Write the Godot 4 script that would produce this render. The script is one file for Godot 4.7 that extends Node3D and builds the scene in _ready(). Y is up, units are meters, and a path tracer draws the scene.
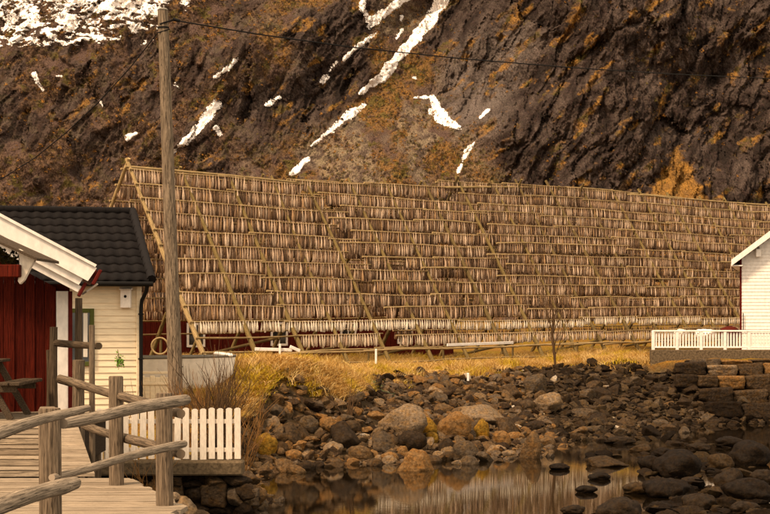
extends Node3D
# World: y up, water surface at y = 0, camera eye at y = 3.8 looking along -z. D below means distance along -z.

const F := 1700.0
const EYE := 3.8
const HZ := 312.0

var rng := RandomNumberGenerator.new()
var used := {}
var M := {}
var nA := FastNoiseLite.new()
var nB := FastNoiseLite.new()
var nC := FastNoiseLite.new()
var nD := FastNoiseLite.new()
var nE := FastNoiseLite.new()
var nG := FastNoiseLite.new()
var nF := FastNoiseLite.new()
var nR := FastNoiseLite.new()

# ------------------------------------------------------------------ helpers
func at(px: float, py: float, d: float) -> Vector3:
	return Vector3((px - 385.0) / F * d, EYE - (py - HZ) / F * d, -d)

func numbered(called: String) -> String:
	if not used.has(called):
		used[called] = 0
		return called
	used[called] += 1
	return "%s_%03d" % [called, used[called]]

func tag(o: Node, label: String, category: String, group := "") -> Node:
	o.set_meta("label", label)
	o.set_meta("category", category)
	if group != "":
		o.set_meta("group", group)
	return o

func thing(called: String, label: String, category: String, pos := Vector3.ZERO, group := "") -> Node3D:
	var o := Node3D.new()
	o.name = numbered(called)
	add_child(o)
	o.position = pos
	tag(o, label, category, group)
	return o

func part(called: String, mesh: Mesh, mat: Material, parent: Node, xf := Transform3D.IDENTITY) -> MeshInstance3D:
	var o := MeshInstance3D.new()
	o.mesh = mesh
	o.material_override = mat
	if parent == self:
		o.name = numbered(called)
	else:
		o.name = called
	parent.add_child(o, true)
	o.transform = xf
	return o

func structure(o: Node) -> Node:
	o.set_meta("kind", "structure")
	return o

func begin() -> SurfaceTool:
	var st := SurfaceTool.new()
	st.begin(Mesh.PRIMITIVE_TRIANGLES)
	return st

func done(st: SurfaceTool) -> ArrayMesh:
	st.generate_normals()
	return st.commit()

func tri(st: SurfaceTool, a: Vector3, b: Vector3, c: Vector3) -> void:
	st.add_vertex(a); st.add_vertex(b); st.add_vertex(c)

func quad(st: SurfaceTool, a: Vector3, b: Vector3, c: Vector3, d: Vector3) -> void:
	tri(st, a, b, c); tri(st, a, c, d)

# convex prism: polygon ring a (front, clockwise seen from front) joined with ring b
func prism(st: SurfaceTool, a: Array, b: Array) -> void:
	st.set_smooth_group(-1)
	var n := a.size()
	for i in range(1, n - 1):
		tri(st, a[0], a[i], a[i + 1])
		tri(st, b[0], b[i + 1], b[i])
	for i in n:
		var j := (i + 1) % n
		quad(st, a[i], b[i], b[j], a[j])

# bevelled box centred at c, half sizes from s, bevel e
func bbox(st: SurfaceTool, c: Vector3, s: Vector3, e := 0.006, rot := Basis.IDENTITY) -> void:
	st.set_smooth_group(-1)
	var h := s * 0.5
	e = minf(e, minf(h.x, minf(h.y, h.z)) * 0.8)
	var dirs := [Vector3.RIGHT, Vector3.LEFT, Vector3.UP, Vector3.DOWN, Vector3.BACK, Vector3.FORWARD]
	var pts := {}
	for f in 6:
		var n: Vector3 = dirs[f]
		var u := Vector3(n.y, n.z, n.x)
		var v := n.cross(u)
		for k in 4:
			var su: float = [-1.0, 1.0, 1.0, -1.0][k]
			var sv: float = [-1.0, -1.0, 1.0, 1.0][k]
			var q := Vector3.ZERO
			for ax in 3:
				if absf(n[ax]) > 0.5:
					q[ax] = n[ax] * h[ax]
				else:
					var sg := u[ax] * su + v[ax] * sv
					q[ax] = sg * (h[ax] - e)
			pts[Vector3i(f, int(su), int(sv))] = q
	for f in 6:
		var n: Vector3 = dirs[f]
		var u := Vector3(n.y, n.z, n.x)
		var v := n.cross(u)
		var A: Array = []
		for k in 4:
			A.append(c + rot * pts[Vector3i(f, [-1, 1, 1, -1][k], [-1, -1, 1, 1][k])])
		quad(st, A[0], A[3], A[2], A[1])
	# bevels along the edges
	for fa in 6:
		for fb in range(fa + 1, 6):
			var na: Vector3 = dirs[fa]
			var nb: Vector3 = dirs[fb]
			if absf(na.dot(nb)) > 0.5:
				continue
			var w := na.cross(nb)
			var qa: Array = []
			for sg in [-1.0, 1.0]:
				var pa := Vector3.ZERO
				var pb := Vector3.ZERO
				for ax in 3:
					if absf(w[ax]) > 0.5:
						pa[ax] = w[ax] * sg * (h[ax] - e); pb[ax] = pa[ax]
					elif absf(na[ax]) > 0.5:
						pa[ax] = na[ax] * h[ax]; pb[ax] = na[ax] * (h[ax] - e)
					else:
						pa[ax] = nb[ax] * (h[ax] - e); pb[ax] = nb[ax] * h[ax]
				qa.append([c + rot * pa, c + rot * pb])
			var p0: Vector3 = qa[0][0]
			var p1: Vector3 = qa[0][1]
			var p2: Vector3 = qa[1][1]
			var p3: Vector3 = qa[1][0]
			var nn := (p1 - p0).cross(p3 - p0)
			if nn.dot(rot * (na + nb)) > 0.0:
				quad(st, p0, p3, p2, p1)
			else:
				quad(st, p0, p1, p2, p3)
	for sx in [-1.0, 1.0]:
		for sy in [-1.0, 1.0]:
			for sz in [-1.0, 1.0]:
				var a := c + rot * Vector3(sx * h.x, sy * (h.y - e), sz * (h.z - e))
				var b := c + rot * Vector3(sx * (h.x - e), sy * h.y, sz * (h.z - e))
				var g := c + rot * Vector3(sx * (h.x - e), sy * (h.y - e), sz * h.z)
				if (b - a).cross(g - a).dot(rot * Vector3(sx, sy, sz)) > 0.0:
					tri(st, a, g, b)
				else:
					tri(st, a, b, g)

func box_mesh(s: Vector3, e := 0.006) -> ArrayMesh:
	var st := begin()
	bbox(st, Vector3.ZERO, s, e)
	return done(st)

# round pole through points with a radius each, UV u around, v metres along
func tube(st: SurfaceTool, pts: Array, rad: Array, sides := 8, wob := 0.0) -> void:
	var rings: Array = []
	var n := pts.size()
	var up := Vector3(0.13, 0.97, 0.21).normalized()
	var along := 0.0
	var vs: Array = []
	for i in n:
		var t: Vector3
		if i == 0:
			t = pts[1] - pts[0]
		elif i == n - 1:
			t = pts[n - 1] - pts[n - 2]
		else:
			t = pts[i + 1] - pts[i - 1]
		t = t.normalized()
		if i > 0:
			along += (pts[i] - pts[i - 1]).length()
		vs.append(along)
		if absf(t.dot(up)) > 0.9:
			up = Vector3(0.95, 0.1, 0.3).normalized()
		var a := t.cross(up).normalized()
		var b := a.cross(t).normalized()
		var ring: Array = []
		for k in sides:
			var an := TAU * k / sides
			var r: float = rad[i] * (1.0 + wob * rng.randf_range(-1.0, 1.0))
			ring.append(pts[i] + (a * cos(an) + b * sin(an)) * r)
		rings.append(ring)
	st.set_smooth_group(0)
	for i in n - 1:
		for k in sides:
			var k2 := (k + 1) % sides
			var u0 := float(k) / sides
			var u1 := float(k + 1) / sides
			var A: Vector3 = rings[i][k]
			var B: Vector3 = rings[i][k2]
			var C: Vector3 = rings[i + 1][k2]
			var E: Vector3 = rings[i + 1][k]
			st.set_uv(Vector2(u0, vs[i])); st.add_vertex(A)
			st.set_uv(Vector2(u1, vs[i])); st.add_vertex(B)
			st.set_uv(Vector2(u1, vs[i + 1])); st.add_vertex(C)
			st.set_uv(Vector2(u0, vs[i])); st.add_vertex(A)
			st.set_uv(Vector2(u1, vs[i + 1])); st.add_vertex(C)
			st.set_uv(Vector2(u0, vs[i + 1])); st.add_vertex(E)
	st.set_smooth_group(-1)
	for e in 2:
		var ring: Array = rings[0] if e == 0 else rings[n - 1]
		var c: Vector3 = pts[0] if e == 0 else pts[n - 1]
		for k in sides:
			var k2 := (k + 1) % sides
			st.set_uv(Vector2(0.1, 0.1))
			if e == 0:
				tri(st, c, ring[k2], ring[k])
			else:
				tri(st, c, ring[k], ring[k2])

func pole(a: Vector3, b: Vector3, r0: float, r1: float, sides := 8, bend := 0.0, segs := 4, wob := 0.0) -> ArrayMesh:
	var st := begin()
	var pts: Array = []
	var rad: Array = []
	var off := Vector3(rng.randf_range(-1, 1), rng.randf_range(-1, 1), rng.randf_range(-1, 1)) * bend
	for i in segs + 1:
		var t := float(i) / segs
		pts.append(a.lerp(b, t) + off * sin(PI * t))
		rad.append(lerpf(r0, r1, t) * (1.0 + wob * rng.randf_range(-1, 1)))
	tube(st, pts, rad, sides, wob * 0.5)
	return done(st)

# ------------------------------------------------------------------ textures and materials
func noise_tex(seed_: int, freq: float, lo: float, hi: float, size := 256, sx := 1.0, gamma := 1.0, octaves := 5, type := FastNoiseLite.TYPE_SIMPLEX_SMOOTH) -> ImageTexture:
	return ImageTexture.create_from_image(noise_img(seed_, freq, lo, hi, size, gamma, octaves, type))

func noise_img(seed_: int, freq: float, lo: float, hi: float, size := 256, gamma := 1.0, octaves := 5, type := FastNoiseLite.TYPE_SIMPLEX_SMOOTH) -> Image:
	var n := FastNoiseLite.new()
	n.seed = seed_
	n.noise_type = type
	n.frequency = freq
	n.fractal_octaves = octaves
	n.fractal_gain = 0.6
	var im := n.get_seamless_image(size, size)
	im.convert(Image.FORMAT_L8)
	var data := im.get_data()
	for i in data.size():
		var v := pow(data[i] / 255.0, gamma)
		data[i] = int(clampf(lerpf(lo, hi, v), 0.0, 1.0) * 255.0)
	return Image.create_from_data(size, size, false, Image.FORMAT_L8, data)

func grain_tex() -> ImageTexture:     # wood grain with thin dark drying splits and a few knots
	var n := 512
	var a := noise_img(11, 0.035, 0.0, 1.0, n, 1.0, 5).get_data()
	var v := noise_img(13, 0.02, 0.0, 1.0, n, 1.0, 3).get_data()
	var k := noise_img(14, 0.03, 0.0, 1.0, n, 1.0, 3).get_data()
	var out := PackedByteArray()
	out.resize(n * n)
	for i in n * n:
		var l := lerpf(0.50, 1.15, a[i] / 255.0)
		l *= 1.0 - 0.6 * smoothstep(0.016, 0.004, absf(v[i] / 255.0 - 0.52))
		l *= 1.0 - 0.5 * smoothstep(0.80, 0.88, k[i] / 255.0)
		out[i] = int(clampf(l, 0, 1) * 255)
	return ImageTexture.create_from_image(Image.create_from_data(n, n, false, Image.FORMAT_L8, out))

func rock_tex() -> ImageTexture:      # mineral mottling: brown stains, pale lichen spots, dark veins
	var n := 512
	var a := noise_img(21, 0.03, 0.0, 1.0, n, 1.0, 7).get_data()
	var b := noise_img(23, 0.012, 0.0, 1.0, n, 1.0, 4).get_data()
	var c := noise_img(24, 0.055, 0.0, 1.0, n, 1.0, 5).get_data()
	var v := noise_img(25, 0.014, 0.0, 1.0, n, 1.0, 4).get_data()
	var out := PackedByteArray()
	out.resize(n * n * 3)
	for i in n * n:
		var l := lerpf(0.42, 1.12, a[i] / 255.0)
		var st := smoothstep(0.48, 0.66, b[i] / 255.0)
		var r := l * lerpf(1.0, 1.06, st)
		var g := l * lerpf(1.0, 0.97, st)
		var bl := l * lerpf(1.0, 0.80, st)
		var li := smoothstep(0.60, 0.70, c[i] / 255.0) * 0.6
		r = lerpf(r, 1.0, li); g = lerpf(g, 0.96, li); bl = lerpf(bl, 0.88, li)
		var ve := 1.0 - 0.5 * smoothstep(0.022, 0.006, absf(v[i] / 255.0 - 0.5))
		out[i * 3] = int(clampf(r * ve, 0, 1) * 255); out[i * 3 + 1] = int(clampf(g * ve, 0, 1) * 255); out[i * 3 + 2] = int(clampf(bl * ve, 0, 1) * 255)
	return ImageTexture.create_from_image(Image.create_from_data(n, n, false, Image.FORMAT_RGB8, out))

func normal_tex(seed_: int, freq: float, strength: float, size := 256, octaves := 5) -> ImageTexture:
	var im := noise_img(seed_, freq, 0.0, 1.0, size, 1.0, octaves)
	im.convert(Image.FORMAT_RGBA8)
	im.bump_map_to_normal_map(strength)
	return ImageTexture.create_from_image(im)

func lin(r: float, g: float, b: float) -> Color:
	return Color(r, g, b).linear_to_srgb()

func mat(c: Color, rough := 0.85, tex: Texture2D = null, scale := Vector3.ONE, nrm: Texture2D = null, nstr := 1.0, world := true, vcol := false) -> StandardMaterial3D:
	var m := StandardMaterial3D.new()
	m.albedo_color = c
	m.roughness = rough
	m.metallic_specular = 0.14
	m.vertex_color_use_as_albedo = vcol
	if tex:
		m.albedo_texture = tex
	if nrm:
		m.normal_enabled = true
		m.normal_texture = nrm
		m.normal_scale = nstr
	if tex or nrm:
		m.uv1_triplanar = true
		m.uv1_world_triplanar = world
		m.uv1_scale = scale
	return m

func wood(c: Color, rough := 0.85) -> StandardMaterial3D:     # round poles: grain along v
	var m := StandardMaterial3D.new()
	m.albedo_color = c
	m.roughness = rough
	m.metallic_specular = 0.14
	m.albedo_texture = M.t_grain
	m.normal_enabled = true
	m.normal_texture = M.t_grain_n
	m.normal_scale = 0.7
	m.uv1_scale = Vector3(1.0, 0.09, 1.0)
	return m

func make_materials() -> void:
	M.t_grain = grain_tex()
	M.t_grain_n = normal_tex(11, 0.035, 4.0, 512)
	M.t_fish = noise_tex(62, 0.04, 0.6, 1.2, 512)
	M.t_paint = noise_tex(61, 0.03, 0.88, 1.04, 256)
	M.t_rock = rock_tex()
	M.t_rock_n = normal_tex(22, 0.025, 8.0, 1024, 7)
	M.t_mtn = noise_tex(31, 0.03, 0.15, 1.5, 1024, 1.0, 1.0, 8)
	M.t_mtn_n = normal_tex(32, 0.014, 12.0, 1024, 8)
	M.t_fine = noise_tex(41, 0.03, 0.7, 1.12, 256)
	M.t_fine_n = normal_tex(42, 0.05, 4.0, 256)
	M.t_water_n = normal_tex(51, 0.012, 3.0, 512, 4)
	M.post = wood(lin(0.175, 0.125, 0.080))
	M.rail = wood(lin(0.34, 0.262, 0.182))
	M.rail_dark = wood(lin(0.105, 0.072, 0.044))
	M.power_pole = wood(lin(0.235, 0.172, 0.112))
	M.rack_pole = wood(lin(0.215, 0.148, 0.055))
	M.rack_pole_b = wood(lin(0.165, 0.112, 0.045))
	M.rack_bar = wood(lin(0.40, 0.275, 0.125))
	M.rack_bar_b = wood(lin(0.31, 0.21, 0.095))
	M.deck = mat(lin(0.37, 0.285, 0.195), 0.85, M.t_grain, Vector3(0.12, 4.0, 4.0), M.t_grain_n, 0.4)
	M.deck_b = mat(lin(0.30, 0.225, 0.15), 0.85, M.t_grain, Vector3(0.1, 4.3, 4.3), M.t_grain_n, 0.4)
	M.deck_c = mat(lin(0.40, 0.305, 0.205), 0.85, M.t_grain, Vector3(0.15, 3.7, 3.7), M.t_grain_n, 0.4)
	M.dark_wood = mat(lin(0.05, 0.035, 0.023), 0.9, M.t_grain, Vector3(2, 2, 2))
	M.table = mat(lin(0.095, 0.066, 0.042), 0.85, M.t_grain, Vector3(3, 3, 0.3), M.t_grain_n, 0.4)
	M.white = mat(lin(0.78, 0.705, 0.615), 0.6, M.t_paint, Vector3(0.9, 0.5, 0.9))
	M.white_old = mat(lin(0.70, 0.60, 0.475), 0.7, M.t_paint, Vector3(3.1, 0.7, 3.1))
	M.yellow = mat(lin(0.74, 0.615, 0.42), 0.65, M.t_paint, Vector3(0.3, 2.5, 0.3))
	M.red = mat(lin(0.095, 0.0115, 0.0048), 0.7, M.t_grain, Vector3(3.0, 0.12, 3.0), M.t_grain_n, 0.3)
	M.red_b = mat(lin(0.080, 0.0094, 0.0042), 0.7, M.t_grain, Vector3(3.3, 0.1, 3.3), M.t_grain_n, 0.3)
	M.red_trim = mat(lin(0.085, 0.010, 0.007), 0.6, M.t_paint, Vector3(1, 1, 1))
	M.red_far = mat(lin(0.115, 0.015, 0.008), 0.75, M.t_grain, Vector3(2.0, 0.1, 2.0))
	M.tile = mat(lin(0.0060, 0.0044, 0.0038), 0.75, M.t_paint, Vector3(1.2, 1.2, 1.2))
	M.tile_b = mat(lin(0.0076, 0.0056, 0.0048), 0.75, M.t_paint, Vector3(1.5, 1.5, 1.5))
	M.tile.metallic_specular = 0.2
	M.tile_b.metallic_specular = 0.2
	M.black = mat(lin(0.010, 0.009, 0.008), 0.5)
	M.green = mat(lin(0.065, 0.072, 0.018), 0.6)
	M.leaf = mat(lin(0.10, 0.20, 0.02), 0.7)
	M.glass = mat(lin(0.012, 0.013, 0.013), 0.06)
	M.glass.metallic_specular = 0.6
	M.curtain = mat(lin(0.55, 0.50, 0.42), 0.9)
	M.concrete = mat(lin(0.125, 0.088, 0.050), 0.9, M.t_fish, Vector3(0.5, 0.5, 0.5), M.t_rock_n, 0.3)
	M.moss = mat(lin(0.055, 0.045, 0.016), 1.0, M.t_rock, Vector3(2, 2, 2), M.t_rock_n, 1.0)
	M.hull = mat(lin(0.78, 0.70, 0.58), 0.45, M.t_paint, Vector3(0.6, 0.6, 0.6))
	M.grey = mat(lin(0.16, 0.14, 0.11), 0.6, M.t_paint, Vector3(1, 1, 1))
	M.wire = mat(lin(0.010, 0.009, 0.008), 0.6)
	M.rope = mat(lin(0.27, 0.19, 0.09), 0.9)
	M.stick = wood(lin(0.42, 0.28, 0.09))
	M.net = mat(lin(0.065, 0.08, 0.035), 0.9)
	M.twig = mat(lin(0.075, 0.043, 0.021), 0.9)
	M.twig_b = mat(lin(0.20, 0.098, 0.032), 0.9)
	M.rocks = []
	for c in [[0.078, 0.051, 0.029], [0.135, 0.084, 0.042], [0.225, 0.125, 0.049], [0.040, 0.027, 0.017], [0.235, 0.165, 0.102], [0.27, 0.150, 0.022], [0.098, 0.071, 0.047], [0.018, 0.0118, 0.0072]]:
		M.rocks.append(mat(lin(c[0], c[1], c[2]), 0.8, M.t_rock, Vector3(0.55, 0.8, 0.55), M.t_rock_n, 1.1))
	for c in [[0.030, 0.0200, 0.0120], [0.017, 0.0112, 0.0068], [0.052, 0.033, 0.0165]]:      # wet stones: darker and glossier
		M.rocks.append(mat(lin(c[0], c[1], c[2]), 0.6, M.t_rock, Vector3(0.55, 0.8, 0.55), M.t_rock_n, 1.0))
	M.pebble = mat(Color.WHITE, 0.9, M.t_rock, Vector3(0.9, 0.9, 0.9), M.t_rock_n, 0.6, true, true)
	M.ground = mat(Color.WHITE, 0.95, M.t_rock, Vector3(0.5, 0.5, 0.5), M.t_rock_n, 1.0, true, true)
	M.mountain = mat(Color.WHITE, 0.95, M.t_mtn, Vector3(0.085, 0.055, 0.085), M.t_mtn_n, 1.6, true, true)
	M.snow = mat(lin(0.80, 0.74, 0.68), 0.7)
	M.fish = mat(Color.WHITE, 0.5, M.t_fish, Vector3(3, 0.8, 3), M.t_rock_n, 0.5, true, true)
	M.grass = mat(Color.WHITE, 0.8, null, Vector3.ONE, null, 1.0, true, true)
	M.grass.backlight_enabled = true
	M.grass.backlight = lin(0.16, 0.09, 0.022)
	M.water = mat(lin(0.0045, 0.0028, 0.0012), 0.03, null, Vector3(0.3, 0.3, 1.1), M.t_water_n, 0.04)
	M.water.metallic_specular = 0.5

# ------------------------------------------------------------------ terrain functions
var SH: Array = [Vector2(-60, 31.2), Vector2(-2.75, 31.2), Vector2(-2.75, 34.5), Vector2(-3.2, 38), Vector2(-2.3, 42), Vector2(0.9, 43), Vector2(3.6, 45), Vector2(5.0, 49.6), Vector2(7.3, 52.4), Vector2(9.6, 55.2), Vector2(11.0, 57.6), Vector2(13, 58.2), Vector2(90, 58.2)]

func shore(x: float, d: float) -> float:       # metres inland (+) or out in the water (-)
	var best := 1e9
	var side := 1.0
	var p := Vector2(x, d)
	for i in SH.size() - 1:
		var a: Vector2 = SH[i]
		var b: Vector2 = SH[i + 1]
		var ab := b - a
		var t := clampf((p - a).dot(ab) / ab.length_squared(), 0.0, 1.0)
		var q := a + ab * t
		var l := p.distance_squared_to(q)
		if l < best - 1e-9:
			best = l
			side = ab.cross(p - a)
		elif absf(l - best) < 1e-6:
			if absf(ab.normalized().cross(p - a)) > absf(side):
				side = ab.cross(p - a)
	return sqrt(best) * signf(side)

func bank_width(x: float) -> float:
	var k := [[-4.0, 0.4], [-3.0, 2.4], [-1.5, 5.0], [1.0, 8.0], [5.0, 8.5], [8.0, 6.5], [9.6, 5.2], [11.0, 3.4], [13.0, 3.2]]
	if x <= k[0][0]:
		return k[0][1]
	for i in k.size() - 1:
		if x < k[i + 1][0]:
			return lerpf(k[i][1], k[i + 1][1], (x - k[i][0]) / (k[i + 1][0] - k[i][0]))
	return 3.2

func ground_h(x: float, d: float) -> float:
	var s := shore(x, d)
	var n := nG.get_noise_2d(x * 6.0, d * 6.0) * 0.12 + nG.get_noise_2d(x * 22.0, d * 22.0) * 0.05
	if s < 0.0:
		return maxf(s * 0.22, -1.6) - 0.05 + n * 0.6 * clampf(1.0 + s * 0.1, 0.0, 1.0)
	var w := lerpf(0.45, bank_width(x), smoothstep(33.5, 38.0, d))
	var top := lerpf(1.1, 1.75, smoothstep(36.0, 50.0, d)) + 0.35 * smoothstep(3.0, 12.0, x)
	var t := clampf(s / w, 0.0, 1.0)
	var h := top * (t * 0.65 + 0.35 * t * t * (3.0 - 2.0 * t))
	var mx := (x + 2.9) / 2.3
	var md := (d - 46.5) / 3.0
	h += 0.85 * exp(-(mx * mx + md * md)) * smoothstep(0.0, 2.5, s)
	return h - 0.03 + n * smoothstep(0.0, 1.0, s)

func hit(px: float, py: float) -> Vector3:      # where the sight line meets ground or water
	var d := 28.0
	while d < 90.0:
		var p := at(px, py, d)
		if p.y <= maxf(ground_h(p.x, d), 0.0):
			return p
		d += 0.1
	return at(px, py, 60.0)

func wedge(v: float, a: float, b: float, soft: float) -> float:
	return smoothstep(a - soft, a + soft, v) * (1.0 - smoothstep(b - soft, b + soft, v))

# mountain: surface given as distance over (x, height). U, V are map coordinates, 4.6 to the metre
func rock_mask(U: float, V: float) -> float:
	var n := nA.get_noise_2d(U * 0.9, V * 0.9) * 46.0 + nB.get_noise_2d(U * 0.7, V * 0.7) * 22.0
	var right := smoothstep(-26.0, 26.0, U - lerpf(432.0, 500.0, smoothstep(60.0, 170.0, V)) + n * 0.8)
	var slab := smoothstep(18.0, -18.0, absf(U + V * 0.75 - 350.0) - 62.0 - n) * smoothstep(150.0, 95.0, V + n * 0.5) * smoothstep(395.0, 365.0, U)
	var left := smoothstep(0.06, 0.2, nA.get_noise_2d(U * 1.6 + 300.0, V * 1.1) + 0.14 * wedge(V, 20, 130, 20) + 0.12 * wedge(U, 90, 250, 30)) * smoothstep(290.0, 240.0, U) * 0.8
	return clampf(maxf(right, maxf(slab, left)), 0.0, 1.0)

func mtn_d(x: float, h: float, R: float) -> float:
	var U := 385.0 + x * 4.6
	var V := 312.0 - (h - 3.8) * 4.6
	var d := 322.0 + h * lerpf(0.85, 0.42, smoothstep(10.0, 45.0, x))
	d += nA.get_noise_2d(x * 1.6, h * 1.6) * 12.0
	# joints and ledges of the rock: blocks set back from one another, with open cracks, dipping steeply
	var bend := nA.get_noise_2d(x * 2.4 + 9.0, h * 2.4) * 3.5
	var a := x * 0.85 - h * 0.52 + bend
	var b := x * 0.52 + h * 0.85 - bend * 0.6 + smoothstep(15.0, 60.0, x) * x * 0.3
	var blocks := nC.get_noise_2d(a * 1.9, b * 0.7) * 1.3 + nC.get_noise_2d(a * 5.6 + 50.0, b * 2.2) * 0.6 + nC.get_noise_2d(x * 12.0 - 90.0, h * 5.0) * 0.28
	var crack := smoothstep(-0.72, -0.98, nF.get_noise_2d(a * 1.9, b * 0.7)) * 0.9 + smoothstep(-0.7, -0.98, nF.get_noise_2d(x * 6.0 + 20.0, h * 2.2)) * 0.6
	var ridges := nR.get_noise_2d(a * 3.6, b * 1.1) * 1.2 + nR.get_noise_2d(x * 12.0, h * 6.0) * 0.5
	var lumps := nB.get_noise_2d(x * 4.0, h * 4.0) * 1.3 + nB.get_noise_2d(x * 15.0, h * 15.0) * 0.5 + nR.get_noise_2d(a * 3.2 + 30.0, b * 1.2) * 0.9
	d += lerpf(lumps, blocks + crack - ridges, R)
	# the gully that holds the snow
	var gu := U - (290.0 + (175.0 - V) * 0.86)
	d += 5.0 * exp(-gu * gu / 900.0)
	var gu2 := U - (325.0 + (85.0 - V) * 0.85)
	d += 3.0 * exp(-gu2 * gu2 / 400.0) * smoothstep(100.0, 70.0, V)
	return d

# ------------------------------------------------------------------ mountain
func mpt(px: float, py: float) -> Vector2:      # map position (x, height) of a point of the mountainside
	var d := 370.0
	for i in 8:
		var p := at(px, py, d)
		d = mtn_d(p.x, p.y + 4.0, rock_mask(385.0 + p.x * 4.6, 312.0 - (p.y + 0.2) * 4.6))
	var q := at(px, py, d)
	return Vector2(q.x, q.y + 4.0)

func seg_dist(p: Vector2, pts: Array) -> float:  # distance minus local half width
	var best := 1e9
	for i in pts.size() - 1:
		var a := Vector2(pts[i].x, pts[i].y)
		var b := Vector2(pts[i + 1].x, pts[i + 1].y)
		var ab := b - a
		var t := clampf((p - a).dot(ab) / ab.length_squared(), 0.0, 1.0)
		best = minf(best, p.distance_to(a + ab * t) - lerpf(pts[i].z, pts[i + 1].z, t))
	return best

func axis(a: float, b: float, fine: float, out: float, coarse: float) -> PackedFloat32Array:
	var r := PackedFloat32Array()
	var v := a - out
	while v < a - 0.001:
		r.append(v)
		v += coarse
	v = a
	while v < b:
		r.append(v)
		v += fine
	v = b
	while v <= b + out:
		r.append(v)
		v += coarse
	return r

func grid_mesh(P: PackedVector3Array, C: PackedColorArray, nx: int, ny: int, flip := false) -> ArrayMesh:
	var N := PackedVector3Array()
	N.resize(P.size())
	for j in ny:
		for i in nx:
			var l := P[j * nx + maxi(i - 1, 0)]
			var r := P[j * nx + mini(i + 1, nx - 1)]
			var u := P[maxi(j - 1, 0) * nx + i]
			var w := P[mini(j + 1, ny - 1) * nx + i]
			var n := (r - l).cross(w - u).normalized()
			N[j * nx + i] = -n if flip else n
	var I := PackedInt32Array()
	I.resize((nx - 1) * (ny - 1) * 6)
	var k := 0
	for j in ny - 1:
		for i in nx - 1:
			var a := j * nx + i
			var b := a + 1
			var c := a + nx
			var d := c + 1
			if flip:
				I[k] = a; I[k + 1] = b; I[k + 2] = c; I[k + 3] = b; I[k + 4] = d; I[k + 5] = c
			else:
				I[k] = a; I[k + 1] = c; I[k + 2] = b; I[k + 3] = b; I[k + 4] = c; I[k + 5] = d
			k += 6
	var arr: Array = []
	arr.resize(Mesh.ARRAY_MAX)
	arr[Mesh.ARRAY_VERTEX] = P
	arr[Mesh.ARRAY_NORMAL] = N
	if C.size() > 0:
		arr[Mesh.ARRAY_COLOR] = C
	arr[Mesh.ARRAY_INDEX] = I
	var m := ArrayMesh.new()
	m.add_surface_from_arrays(Mesh.PRIMITIVE_TRIANGLES, arr)
	return m

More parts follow.
